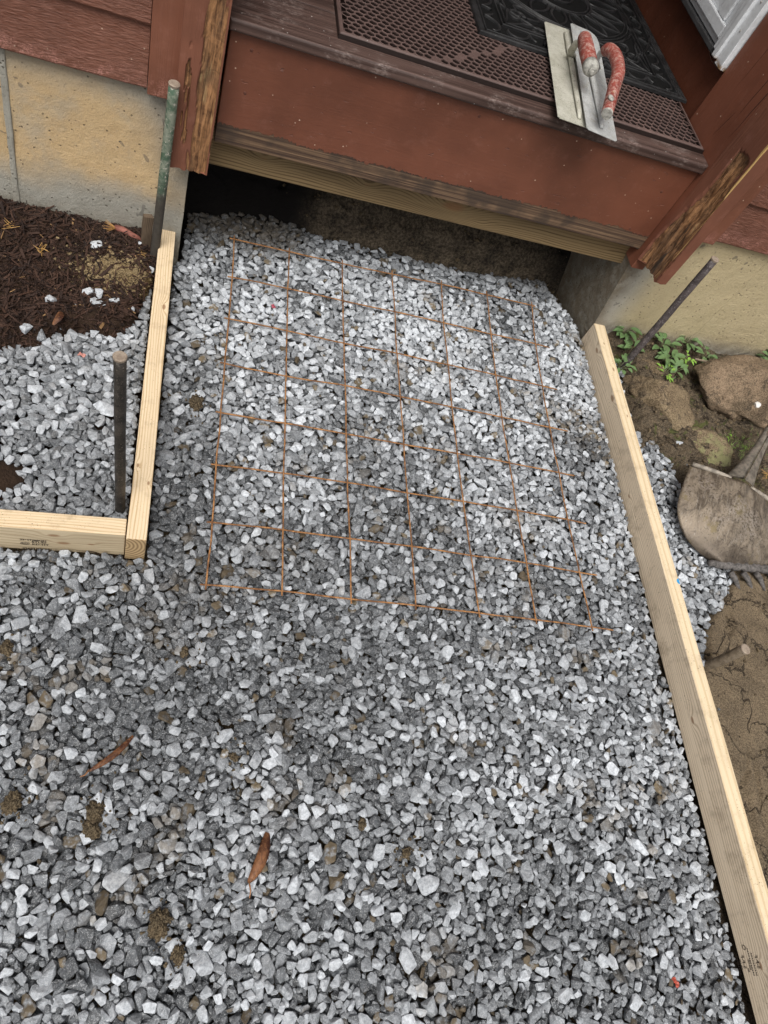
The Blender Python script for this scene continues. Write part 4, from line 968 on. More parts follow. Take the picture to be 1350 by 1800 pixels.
bm = bmesh.new(); tube(bm, [(.018 + .004 * math.cos(t), .011 + .004 * math.sin(t), .0) for t in np.linspace(0, 6.28, 16)], .0005, 6)
q = link("ink_stamp", finish(bm, "ink_stamp"), INK, b3); q.matrix_local = mx
Mi = b3.matrix_world.inverted(); pb = Mi @ Vector(at(1191, 1018, .083))
bm = bmesh.new(); vs = [bm.verts.new((-(sx3) * -.0 + .0196 * -sx3 - (-sx3) * .0075 * math.sin(t), pb.y + .008 * math.cos(t), .0004)) for t in np.linspace(0, math.pi, 14)]; bm.faces.new(vs)
tag(link("blue_mark", finish(bm, "blue_mark"), m_plain("blue_ink", (.03, .28, .58), .5), b3), "bright blue half-round mark on the edge")

# ------------------------------------------------------------------ stakes
def stake(name, base, tip, r, m, lab, cat="stake", grp="steel stakes holding the form boards", capm=None):
    base = Vector(base); tip = Vector(tip); e = empty(name, base); tag(e, lab, cat, grp)
    bm = bmesh.new(); n = 16; pts = [Vector((0, 0, -.08)).lerp(tip - base, i / n) for i in range(n + 1)]; d = (tip - base).normalized()
    pts[0] = -d * .08
    pts = [p + Vector((mnoise.noise(p * 11), mnoise.noise(p * 11 + Vector((7, 0, 0))), 0)) * .0012 for p in pts]
    tube(bm, pts, [r * (1 + .03 * mnoise.noise(p * 60)) for p in pts], 16); link("shaft", finish(bm, "shaft", True), m, e)
    bm = bmesh.new(); tube(bm, [tip - base - d * .004, tip - base + d * .0005, tip - base + d * .0022], [r * 1.03, r * 1.10, r * .96], 18)
    link("struck_head", finish(bm, "struck_head"), capm or HEADM, e); return e
HEADM = m_steel("hammered_head", (.34, .28, .22), (.22, .17, .13), (.10, .07, .05), 90, .7, .2)
M = Mat("green_black_stake", .75, .3); P = M.pos(); z = M.sep(P)[2]
c = M.mix(M.rng(M.noise(P, 40, 5, .7), .4, .62), (.055, .095, .062), (.20, .22, .17)); c = M.mix(M.rng(M.noise(P, 120, 3, .7), .56, .66), c, (.42, .40, .34))
k_ = M.mix(M.noise(P, 90, 5, .7), (.016, .014, .012), (.085, .075, .062))
c = M.mix(M.rng(M.math('ADD', z, M.math('MULTIPLY', M.noise(P, 25, 3), .12)), .27, .33), k_, c); GREEN = M.out(c, .75, M.bump(M.noise(P, 200, 4, .7), .001, .8))
BLACKST = m_steel("black_stake", (.012, .011, .010), (.055, .047, .040), (.17, .15, .13), 50, .5, .3)
GREYST = m_steel("muddy_grey_stake", (.045, .036, .036), (.12, .10, .10), (.30, .28, .28), 45, .6, .2)
MUDST = m_steel("mud_coated_stake", (.10, .075, .048), (.20, .16, .115), (.05, .035, .022), 45, .85, .0)
stake("steel_stake", (-.206, .877, 0), (-.194, .868, .493), .0108, GREEN, "green and black stake standing against the left foundation wall")
stake("steel_stake", (-.183, .147, 0), (-.199, .147, .488), .0098, BLACKST, "black stake standing in the corner of the two left boards")
stake("steel_stake", (1.234, .900, 0), (1.216, .904, .443), .0106, GREYST, "grey scuffed stake leaning up in front of the right foundation wall")
stake("steel_stake", (1.236, -.082, 0), (1.236, -.082, .137), .0118, MUDST, "short mud-coated stake beside the long right board")
OLDW = m_pine("old_grey_wood", (.13, .095, .065), (.05, .033, .022), [], 2, 260, .8)
bm = bmesh.new(); box(bm, -.011, .011, -.006, .006, -.08, .135)
bmesh.ops.subdivide_edges(bm, edges=bm.edges[:], cuts=6, use_grid_fill=True)
for v in bm.verts: v.co += Vector((mnoise.noise(v.co * 40), mnoise.noise(v.co * 40 + Vector((5, 0, 0))), mnoise.noise(v.co * 30) * (1 if v.co.z > .12 else 0))) * .003
o = link("wooden_stake", finish(bm, "wooden_stake"), OLDW); o.location = (-.229, .895, 0); o.rotation_euler = (R(-2), R(2), R(25)); tag(o, "weathered split wood stake just left of the green steel stake", "stake")

# ------------------------------------------------------------------ welded wire mesh
ROWS = [[(411.7,420.7),(508,442.7),(601,463),(688.5,482),(775,499),(855,518),(934,537)],
 [(408,487),(506,507),(602,528),(693,548),(779,567),(862,587),(940,604)],
 [(402,560),(504,581),(604,603),(697,621),(787,641),(871,659),(952,678)],
 [(395,639),(502,661),(606,678),(703,697),(793,715),(881,733),(965,751)],
 [(388,725),(501,744),(608,763),(709,781),(803,797),(894,813),(981,831)],
 [(380,817),(498,832),(610,848),(715,866),(813,881),(908,897),(997,913)],
 [(373,918),(497,931),(614,947),(723,960),(827,976),(924,989),(1017,1006)],
 [(362,1028),(495,1039),(617,1053),(730,1064),(841,1078),(941,1089),(1039,1102)]]
ENDS = [(937, 538), (966, 611), (979, 685), (998, 758), (1009, 836), (1030, 920), (1049, 1011), (1078, 1108)]
ZW = .0075
GRD = [[Vector(at(x, y, ZW)) for x, y in r] for r in ROWS]
wm = empty("wire_mesh", (0, 0, 0)); tag(wm, "rusty welded wire mesh sheet of large squares laid on the gravel", "wire mesh")
RUST = m_rust()
def wire(pts, dz):
    sm = []
    for i in range(len(pts) - 1):
        p0, p1, p2, p3 = pts[max(i-1, 0)], pts[i], pts[i+1], pts[min(i+2, len(pts)-1)]
        for k in range(10):
            t = k / 10; q = .5 * ((2*p1) + (p2-p0)*t + (2*p0-5*p1+4*p2-p3)*t*t + (3*p1-p0-3*p2+p3)*t**3)
            q = q + Vector((mnoise.noise(q * 14), mnoise.noise(q * 14 + Vector((3, 0, 0))), mnoise.noise(q * 8 + Vector((0, 5, 0))) * .8)) * .0016
            q.z += dz; sm.append(q)
    sm.append(pts[-1] + Vector((0, 0, dz)))
    bm = bmesh.new(); tube(bm, sm, [.0019 * (1 + .12 * mnoise.noise(p * 90)) for p in sm], 8); link("wire", finish(bm, "wire", True), RUST, wm)
for j in range(8): wire([GRD[j][0] + (GRD[j][0] - GRD[j][1]) * .012] + GRD[j] + [Vector(at(*ENDS[j], ZW - .001))], 0.0)
for i in range(7):
    c_ = [GRD[j][i] for j in range(8)]; wire([c_[0] + (c_[0] - c_[1]) * .01] + c_ + [c_[-1] + (c_[-1] - c_[-2]) * .022], .0029)

# ------------------------------------------------------------------ rocks
def rock(name, loc, dims, rz, m, lab, seed, cuts=11, rough=.05, cat="rock", grp=None, sub=5, tilt=(0, 0), mod=None):
    r = np.random.default_rng(seed); n = r.normal(size=(cuts, 3)); n /= np.linalg.norm(n, axis=1)[:, None]; d = r.uniform(.62, .95, cuts)
    bm = bmesh.new(); bmesh.ops.create_icosphere(bm, subdivisions=sub, radius=1.0)
    of = Vector((seed * 3.1, seed * 1.7, 0))
    for v in bm.verts:
        u_ = np.array(v.co[:]); dn = n @ u_; t = np.where(dn > 1e-3, d / np.maximum(dn, 1e-3), 9); rr = min(1.0, float(t.min()))
        v.co = v.co * (rr + rough * mnoise.fractal(v.co * 2.5 + of, 1, 2, 5) + rough * .35 * mnoise.noise(v.co * 14 + of))
        v.co = Vector((v.co.x * dims[0], v.co.y * dims[1], v.co.z * dims[2]))
    o = link(name, finish(bm, name, sub > 3), m); o.location = loc; o.rotation_euler = (R(tilt[0]), R(tilt[1]), R(rz)); tag(o, lab, cat, grp); return o
def m_rock(nm, a, b, moss=0.0):
    M = Mat(nm, .88, .25); P = M.pos()
    n1 = M.noise(P, 14, 6, .7); n2 = M.noise(P, 120, 5, .72)
    c = M.mix(M.rng(n1, .38, .62), a, b); c = M.mix(M.rng(n2, .52, .70, 0, .6), c, tuple(v * 1.6 for v in b)); c = M.mix(M.rng(n2, .45, .32, 0, .6), c, tuple(v * .4 for v in a))
    c = M.mix(M.rng(M.noise(P, 24, 5, .7, .6), .54, .62, 0, .85), c, (.028, .018, .012)); n4 = M.noise(P, 260, 4, .8); c = M.mix(M.rng(n4, .38, .62), M.mix(.5, c, (.015, .01, .006)), M.mix(.25, c, (.45, .36, .25)))
    if moss:
        nz = M.sep(M.nt.nodes.new("ShaderNodeNewGeometry").outputs["Normal"])[2]
        c = M.mix(M.math('MULTIPLY', M.rng(M.noise(P, 25, 5, .7), .44, .58), moss), c, M.mix(n2, (.09, .095, .03), (.30, .29, .15)))
    return M.out(c, .9, M.bump(M.math('ADD', n2, M.math('MULTIPLY', n1, 1.5)), .005, .9))
RK = m_rock("muddy_field_stone", (.10, .068, .040), (.24, .165, .105)); RK2 = m_rock("brown_rock", (.115, .078, .042), (.21, .155, .088)); RK3 = m_rock("lichen_rock", (.13, .09, .05), (.20, .15, .09), .85)
p = at(1288, 700, .03); rock("field_stone", (p[0] + .035, p[1] - .005, .062), (.250, .135, .110), 8, RK, "largest muddy field stone, right of the weeds under the foundation", 5, 7, .075, tilt=(8, 3))
p = at(1145, 716, .0); rock("field_stone", (p[0] + .005, p[1] - .005, .024), (.135, .088, .085), -38, RK2, "smaller brown rock beside the far end of the long right board", 8, 7, .07)
p = at(1228, 795, .0); rock("field_stone", (p[0] + .01, p[1] + .005, .016), (.105, .062, .052), -12, RK3, "flat rock with pale green lichen, between the gravel and the shovel", 9, 9, .10)
p = at(1118, 655, .0); rock("field_stone", (p[0] + .03, p[1], .02), (.048, .060, .055), 20, RK2, "small mossy rock behind the grey stake, among the weeds", 14, 9, .06)
p = at(1340, 700, .10)
WS = m_plain("white_quartz", (.68, .66, .63), .8, .3, .12)
p = at(1329, 714, .128); rock("white_pebble", (p[0], p[1], p[2] + .006), (.014, .011, .008), 30, WS, "white pebble lying on the largest field stone", 4, 9, .04, "pebble", sub=3)
GS = m_plain("loose_grey_stone", (.30, .31, .34), .85, .3, .4, 90, .002)
G2 = "single stones on the bare soil"
def loose(px, py, z_, s_, lb, tone=.85):
    p = at(px, py, z_); _, v, f = SHAPES[rnd.randrange(len(SHAPES))]; a = rnd.uniform(0, 6.28)
    wv = (v * (s_ * 1.2, s_ * .9, s_ * .65)) @ np.array([[math.cos(a), math.sin(a), 0], [-math.sin(a), math.cos(a), 0], [0, 0, 1]])
    me = raw_mesh("loose_stone", wv, f, False, {"stone": np.tile([tone, 0.0, rnd.random() * 9], (len(v), 1)), "loc3": wv})
    o = link("loose_stone", me, MS); o.location = p; tag(o, lb, "stone", G2)
for (px, py, z_, s_, lb) in ((1196, 778, .022, .014, "bluish stone lying on the soil above the lichen rock"), (1131, 675, .012, .016, "pale flat stone between the long board and the brown rock"),
        (90, 525, .05, .015, "pale stone alone on the mulch, far left"), (155, 513, .052, .014, "left one of the four stones on the dark soil"), (175, 516, .052, .015, "pale top stone of the cluster on the dark soil"),
        (173, 530, .050, .020, "grey stone at the bottom of the cluster on the dark soil"), (201, 527, .050, .013, "narrow stone right of the cluster on the dark soil"), (46, 577, .045, .015, "square pale stone on the mulch left of the gravel heap"),
        (168, 430, .055, .018, "long white stone near the foundation on the mulch"), (249, 425, .055, .014, "white stone by the weathered wood stake")):
    loose(px, py, z_, s_ * .95, lb, .95 if py < 520 and px < 1000 else .7)
# clods of soil on the gravel
CLOD = m_soil("clod_soil", (.030, .020, .010), (.080, .055, .030)); G3 = "brown soil clods dropped on the gravel"
for (px, py, s_, lb) in ((165, 1425, .024, "upper of two joined soil clods left of centre"), (160, 1458, .020, "lower of two joined soil clods left of centre"), (280, 1622, .027, "largest soil clod on the lower left gravel"),
        (315, 1678, .017, "small clod below and right of the largest clod"), (22, 1412, .022, "soil clod at the left edge of the gravel"), (345, 708, .026, "soil clod beside the left board and the wire mesh"), (412, 1330, .012, "small round clod left of the picture's middle"),
        (715, 1497, .013, "small clod below the middle of the gravel"), (636, 1448, .014, "small dark clod right of the rolled leaf"), (12, 1140, .018, "dark clod under the stamped board at the left edge"), (325, 1145, .014, "reddish clod below the corner of the wire mesh")):
    p = at(px, py, 0); z_ = surf(p[0], p[1]); rock("soil_clod", (p[0], p[1], z_ + s_ * .15), (s_ * .58, s_ * .80, s_ * .34), rnd.uniform(-20, 40), CLOD, lb, rnd.randint(1, 999), 7, .42, "soil clod", G3, 5)

# ------------------------------------------------------------------ shovel
SHV = Mat("muddy_shovel_steel", .62, .35); P = SHV.pos()
n1 = SHV.noise(SHV.mapv(P, (1, .45, 1), (0, 0, 0), (0, 0, .5)), 34, 7, .75, .8); n2 = SHV.noise(P, 160, 4, .7)
c = SHV.mix(SHV.rng(n1, .36, .64), (.085, .066, .048), (.245, .20, .15))
c = SHV.mix(SHV.math('MULTIPLY', SHV.rng(SHV.noise(P, 9, 3, .6), .52, .66), SHV.rng(n2, .44, .60, 0, .8)), c, (.29, .25, .21))
c = SHV.mix(SHV.rng(SHV.noise(SHV.mapv(P, (1, .07, 1), (0, 0, 0), (0, 0, .35)), 260, 3, .7), .56, .68, 0, .5), c, (.30, .27, .23)); c = SHV.mix(SHV.rng(n2, .46, .34, 0, .6), c, (.02, .015, .011)); c = SHV.mix(SHV.rng(SHV.noise(P, 16, 4, .7), .60, .70, 0, .7), c, (.16, .125, .06)); c = SHV.mix(SHV.rng(SHV.sep(P)[1], .17, .225, 0, .55), c, (.03, .022, .017))
SHV = SHV.out(c, SHV.rng(n1, .35, .65, .38, .62), SHV.bump(SHV.math('ADD', n1, SHV.math('MULTIPLY', n2, .4)), .0009, .7), .45)
zS = .085
s1 = Vector(at(1214, 824, zS)); nk = Vector(at(1291, 855, zS)); s2 = nk * 2 - s1; tipp = Vector(at(1250, 986, .02))
xw = (s2 - s1); half = xw.length / 2; xd = xw.normalized(); yd = (tipp - nk); Ls = yd.length
yd.normalize(); zd = xd.cross(yd).normalized()
if zd.z < 0: zd = -zd
sh = empty("shovel", (0, 0, 0)); tag(sh, "muddy round-nosed shovel lying back side up, beside the long right board", "shovel")
ns, nt_ = 41, 41; bm = bmesh.new(); gv = []
for j in range(nt_):
    t = j / (nt_ - 1); rowv = []
    wd = half * (1.0 + .12 * math.sin(min(t / .75, 1) * math.pi * .72)) * (1 - max(0, (t - .45) / .55) ** 2.6) ** .5
    for i in range(ns):
        s = -1 + 2 * i / (ns - 1)
        h = .034 * (1 - s * s) * (1 - .3 * t) + .010 * math.exp(-((s * wd) / .020) ** 2) * (1 - t) ** 1.3 + .012 * math.sin(t * math.pi)
        h -= .004
        rowv.append(bm.verts.new(Vector((s * wd, t * Ls, h))))
    gv.append(rowv)
for j in range(nt_ - 1):
    for i in range(ns - 1):
        try: bm.faces.new((gv[j][i], gv[j][i+1], gv[j+1][i+1], gv[j+1][i]))
        except ValueError: pass
bmesh.ops.remove_doubles(bm, verts=bm.verts[:], dist=.0002); bmesh.ops.solidify(bm, geom=bm.faces[:], thickness=.0022)
MXs = Matrix(((xd.x, yd.x, zd.x, nk.x), (xd.y, yd.y, zd.y, nk.y), (xd.z, yd.z, zd.z, nk.z), (0, 0, 0, 1)))
o = link("blade", finish(bm, "blade", True), SHV, sh); o.matrix_local = MXs
STP = m_plain("dry_mud_steel", (.33, .29, .24), .75, .3, .55, 60, .0012)
for sg in (-1, 1):       # rolled foot treads
    bm = bmesh.new(); a = .034; pts = [(sg * (a + (half - a) * k / 8), -.004 + .004 * k / 8, .016 * (1 - (k / 8) ** 2) + .006) for k in range(9)]
    tube(bm, pts, [.0062] * 9, 12, ry=1.0); q = link("foot_tread", finish(bm, "foot_tread", True), STP, sh); q.matrix_local = MXs
# open-back socket: two folded flanges that meet along a seam, running up to the handle
hd = (Vector(at(1352, 748, .135)) - nk).normalized()
for sg in (-1, 1):
    bm = bmesh.new(); prev = None; n_ = 26
    for k in range(n_ + 1):
        t = k / n_; c0 = nk + hd * (.24 * t) + Vector((0, 0, .020 + .0 * t)); side = xd
        wd = .034 * (1 - t) ** 2.2 + .0165 + .0 * t; row_ = []
        for m_ in range(7):
            a = m_ / 6; xx = sg * (wd * math.cos(a * math.pi / 2 * .98) * 1.0 + .0006); zz = (.012 + .006 * (1 - t)) * math.sin(a * math.pi / 2) - .010 * (1 - t) ** 2 * (1 - a)
            row_.append(bm.verts.new(c0 + side * xx + Vector((0, 0, zz))))
        if prev:
            for m_ in range(6): bm.faces.new((prev[m_], prev[m_+1], row_[m_+1], row_[m_]))
        prev = row_
    bmesh.ops.solidify(bm, geom=bm.faces[:], thickness=.0020); bmesh.ops.recalc_face_normals(bm, faces=bm.faces[:])
    link("socket_flange", finish(bm, "socket_flange", True), STP, sh)
bm = bmesh.new(); h0 = nk + hd * .20 + Vector((0, 0, .022)); tube(bm, [h0, h0 + hd * .4, h0 + hd * 1.15], [.0125, .017, .017], 16)
link("handle", finish(bm, "handle", True), OLDW, sh)
# ------------------------------------------------------------------ mud-caked rake head beside the shovel
RKM = m_plain("caked_grey_mud", (.17, .155, .145), .7, .4, .7, 120, .006); rk = empty("garden_rake", (0, 0, 0)); tag(rk, "mud-caked rake head with short tines, below the shovel at the right edge", "rake")
bm = bmesh.new(); a = Vector(at(1246, 990, .028)); b = Vector(at(1440, 1010, .034)); n_ = 40
pts = [a.lerp(b, k / n_) + Vector((0, .003 * mnoise.noise(Vector((k * .5, 0, 0))), .002 * mnoise.noise(Vector((k * .4, 3, 0))))) for k in range(n_ + 1)]
tube(bm, pts, [.0125 * (1 + .45 * mnoise.noise(Vector((k * .7, 7, 0)))) * (.6 + .4 * min(1, k / 5)) for k in range(n_ + 1)], 12); link("rake_bar", finish(bm, "rake_bar", True), RKM, rk)
for px in (1284, 1306, 1328, 1352, 1374):
    a = Vector(at(px, 1006, .030)); b = Vector(at(px + 16, 1038, .006)); bm = bmesh.new()
    tube(bm, [a, a.lerp(b, .35) + Vector((0, 0, .004)), a.lerp(b, .7) + Vector((0, 0, .002)), b], [.0085, .0078, .0060, .0030], 10); link("tine", finish(bm, "tine", True), RKM, rk)

# ------------------------------------------------------------------ weeds
LEAF = Mat("weed_leaf", .5, .35); P = LEAF.pos(); rn = LEAF.n("ShaderNodeObjectInfo").outputs["Random"]
c = LEAF.mix(LEAF.noise(P, 90, 3), (.060, .125, .040), (.135, .205, .085)); c = LEAF.mix(LEAF.math('MULTIPLY', rn, .5), c, (.13, .20, .085)); LEAF = LEAF.out(c, .45, LEAF.bump(LEAF.noise(P, 300, 3), .0008, .6))
LIME = m_plain("bright_clover", (.20, .36, .055), .5, .35, .3); STEM = m_plain("weed_stem", (.12, .13, .06), .6)
def leaf(bm, base, d, L_, W_, droop):
    d = Vector(d).normalized(); s = d.cross(Vector((0, 0, 1))); s = s.normalized() if s.length > .01 else Vector((1, 0, 0)); prev = None; n_ = 7
    for k in range(n_ + 1):
        t = k / n_; wv = W_ * (math.sin(math.pi * t ** .8)) ** .9 * .5 + .0003; c0 = base + d * L_ * t - Vector((0, 0, droop * t * t)); up = Vector((0, 0, wv * .35))
        cur = [bm.verts.new(c0 - s * wv + up), bm.verts.new(c0 - s * wv * .5 + up * .4), bm.verts.new(c0), bm.verts.new(c0 + s * wv * .5 + up * .4), bm.verts.new(c0 + s * wv + up)]
        if prev:
            for m_ in range(4): bm.faces.new((prev[m_], prev[m_+1], cur[m_+1], cur[m_]))
        prev = cur
def weed(px, py, z, n, L_, lab, m=None, up=.5):
    n = int(n * 2.1)
    p = Vector(at(px, py, z)); p.z = z - .012; e = empty("weed_plant", p); tag(e, lab, "weed", "weeds along the right foundation wall")
    bm = bmesh.new(); bs = bmesh.new()
    for k in range(n):
        a = 2 * math.pi * (k + rnd.random() * .7) / n; h = rnd.uniform(.022, .050); r_ = rnd.uniform(.006, .024); b0 = Vector((math.cos(a) * r_, math.sin(a) * r_, h))
        tube(bs, [(0, 0, 0), b0 * .5 + Vector((0, 0, .004)), b0], .0009, 5)
        leaf(bm, b0, (math.cos(a), math.sin(a), rnd.uniform(.0, up)), 1.3 * L_ * rnd.uniform(.55, 1.2), 1.3 * L_ * .5 * rnd.uniform(.8, 1.1), L_ * rnd.uniform(.1, .5))
    link("foliage", finish(bm, "foliage", True), m or LEAF, e); link("stem", finish(bs, "stem", True), STEM, e)
for a_ in ((1092, 588, .04, 7, .034, "broad-leaved weed nearest the end of the long right board"), (1100, 622, .03, 7, .030, "weed between the long board and the foot of the grey stake"), (1084, 650, .02, 5, .022, "low weed at the foot of the grey stake"),
           (1160, 612, .05, 6, .028, "weed against the wall just right of the grey stake"), (1166, 638, .045, 9, .032, "largest leafy weed in front of the right wall"), (1205, 603, .06, 6, .028, "weed standing highest against the right wall"),
           (1232, 634, .05, 5, .026, "weed with two spread leaves between stick and wall"), (1345, 640, .06, 7, .034, "dark round-leaved weed at the right edge behind the stone"), (1180, 655, .045, 6, .026, "pale weed with long curved leaves left of the largest stone")):
    weed(*a_)
for px, py, z_, lb in ((1198, 640, .05, "lime-green clover among the weeds"), (1162, 663, .04, "small lime-green clover left of the largest stone")): weed(px, py, z_, 9, .014, lb, LIME)
# tiny seedlings and grass on the soil
bm = bmesh.new()
for k in range(260):
    px, py = rnd.gauss(1290, 28), rnd.gauss(790, 16); p = Vector(at(px, py, .02)); p.z = float(soil_right(np.array(p.x), np.array(p.y))); a = rnd.uniform(0, 6.28); l_ = rnd.uniform(.008, .022)
    d = Vector((math.cos(a) * l_, math.sin(a) * l_, l_ * rnd.uniform(.1, .9))); s = Vector((-math.sin(a), math.cos(a), 0)) * .0006
    v = [bm.verts.new(p - s), bm.verts.new(p + s), bm.verts.new(p + d)]; bm.faces.new(v)
for k in range(16):
    p = Vector(at(rnd.choice((1268, 1275, 1283, 1290)) + rnd.gauss(0, 4), rnd.choice((760, 778, 798)) + rnd.gauss(0, 4), .03))
    for j in range(3): a = j * 2.1 + k; leaf(bm, p, (math.cos(a), math.sin(a), .2), .006, .005, .001)
tag(link("short_grass", finish(bm, "short_grass", True), LIME), "tiny grass blades and seedlings on the soil behind the shovel", "grass", kind="stuff")

# ------------------------------------------------------------------ mulch, crumbs and litter
CH = Mat("dark_wood_mulch", .85, .25); P = CH.pos(); a_ = CH.attr("stone", "Vector"); tn = CH.sep(a_)[0]
c = CH.mix(tn, (.0085, .0045, .0035), (.062, .032, .021)); c = CH.mix(CH.rng(CH.sep(a_)[1], .5, .6), c, (.26, .155, .07)); c = CH.mix(CH.rng(CH.noise(P, 400, 3), .5, .7, 0, .5), c, (.09, .055, .04)); CH = CH.out(c, .8, CH.bump(CH.noise(P, 500, 3), .001, .8))
def chips(n, x0, x1, y0, y1, fz, keepf, seed, smin=.008, smax=.040, tanp=.02, lift=.004):
    r = np.random.default_rng(seed); V_, F_, A_ = [], [], []; off = 0
    cube = np.array([(-1,-1,-1),(1,-1,-1),(1,1,-1),(-1,1,-1),(-1,-1,1),(1,-1,1),(1,1,1),(-1,1,1)], float); fq = np.array([(0,3,2,1),(4,5,6,7),(0,1,5,4),(1,2,6,5),(2,3,7,6),(3,0,4,7)])
    for k in range(n):
        x, y = r.uniform(x0, x1), r.uniform(y0, y1)
        if r.random() > keepf(x, y): continue
        L_ = smin + (smax - smin) * r.random() ** 2.2; w_ = r.uniform(.0015, .0045) * (.6 + L_ / smax); h_ = r.uniform(.0008, .0018)
        v = cube * (L_ / 2, w_ / 2 * 1, h_ / 2); ends = r.uniform(.3, 1.15, 2); v[:, 1] *= np.where(v[:, 0] > 0, ends[0], ends[1]); v += r.normal(size=v.shape) * .0005
        v[:, 2] += np.abs(v[:, 0]) ** 2 * r.normal() * 6
        a, b, c_ = r.uniform(0, 6.28), r.normal() * .28, r.normal() * .5
        Rz = np.array([[math.cos(a), -math.sin(a), 0], [math.sin(a), math.cos(a), 0], [0, 0, 1]]); Ry = np.array([[math.cos(b), 0, math.sin(b)], [0, 1, 0], [-math.sin(b), 0, math.cos(b)]]); Rx = np.array([[1, 0, 0], [0, math.cos(c_), -math.sin(c_)], [0, math.sin(c_), math.cos(c_)]])
        v = v @ (Rz @ Ry @ Rx).T + np.array([x, y, float(fz(np.array(x), np.array(y))) + r.uniform(0, lift) + abs(math.sin(b)) * L_ * .25])
        V_.append(v); F_.append(fq + off); off += 8; A_.append(np.tile([r.random() ** 1.4, 1.0 if r.random() < tanp else 0.0, 0], (8, 1)))
    return raw_mesh("mulch", np.vstack(V_), np.vstack(F_), False, {"stone": np.vstack(A_)})
def keep_mulch(x, y):
    yb = np.interp(x, HEAP[:, 0], HEAP[:, 1]); k = float(np.clip((y - yb + .045) / .03, 0, 1))
    k *= 1 - .86 * math.exp(-((((x + .275) / .085) ** 2 + ((y - .78) / .045) ** 2) ** 1.4)); return k * (1 if x < -.20 or y < .9 else .3)
tag(link("mulch", chips(15500, -1.2, -.19, .5, .945, soil_left, keep_mulch, 5, .007, .042, .012), CH), "dark brown shredded wood mulch against the left foundation wall", "mulch", kind="stuff")
def crumbs(n, fz, samp, seed, m, nm, lab, s0=.001, s1=.006):
    r = np.random.default_rng(seed); V_, F_ = [], []; off = 0
    for k in range(n):
        x, y = samp(r)
        if x is None: continue
        _, v, f = SHAPES[int(r.integers(len(SHAPES)))]; s = s0 + (s1 - s0) * r.random() ** 3; a = r.uniform(0, 6.28); Rz = np.array([[math.cos(a), -math.sin(a), 0], [math.sin(a), math.cos(a), 0], [0, 0, 1]])
        v = (v * (s, s * .85, s * .7)) @ Rz.T + (x, y, float(fz(np.array(x), np.array(y))) + s * .3); V_.append(v); F_.append(f + off); off += len(v)
    tag(link(nm, raw_mesh(nm, np.vstack(V_), np.vstack(F_), True), m), lab, "soil", kind="stuff")
SMALL = [make_shape(rs, 1) for _ in range(20)]; SHAPES_BIG = SHAPES; SHAPES = SMALL
TANC = m_soil("tan_crumbs", (.15, .10, .045), (.34, .25, .13), 2); BRC = m_soil("brown_crumbs", (.05, .033, .019), (.16, .115, .065), 2)
crumbs(1500, soil_left, lambda r: (-.275 + r.normal() * .055, .785 + r.normal() * .032), 8, TANC, "soil_crumbs", "tan sandy crumbs on the mulched soil", .001, .007)
def sr(r):
    y = r.uniform(-.9, 1.0); x = r.uniform(1.16, 1.95); d = .15 + .85 * float(smooth(.25, .6, y)) + .5 * math.exp(-((x - np.interp(y, RS[:, 0], RS[:, 1])) / .03) ** 2)
    return (x, y) if r.random() < d * .75 else (None, None)
crumbs(4500, soil_right, sr, 9, BRC, "loose_soil", "loose crumbs of brown soil on the right side", .001, .008)
crumbs(700, bank, lambda r: (r.uniform(.1, 1.1), r.uniform(1.1, 1.4)), 10, BRC, "bank_crumbs", "crumbs of clay on the bank under the step", .0015, .009)
CLP = [at(px, py, 0)[:2] for px, py in ((165, 1425), (160, 1458), (280, 1622), (315, 1678), (22, 1412), (345, 708), (412, 1330), (715, 1497), (12, 1140), (325, 1145))]
def near_clod(r):
    c = CLP[int(r.integers(len(CLP)))]; return (c[0] + r.normal() * .017, c[1] + r.normal() * .022)
crumbs(520, lambda x, y: surf(float(x), float(y)) - .002, near_clod, 12, CLOD, "clod_crumbs", "brown soil crumbs scattered round the clods on the gravel", .0008, .0055)
SHAPES = SHAPES_BIG
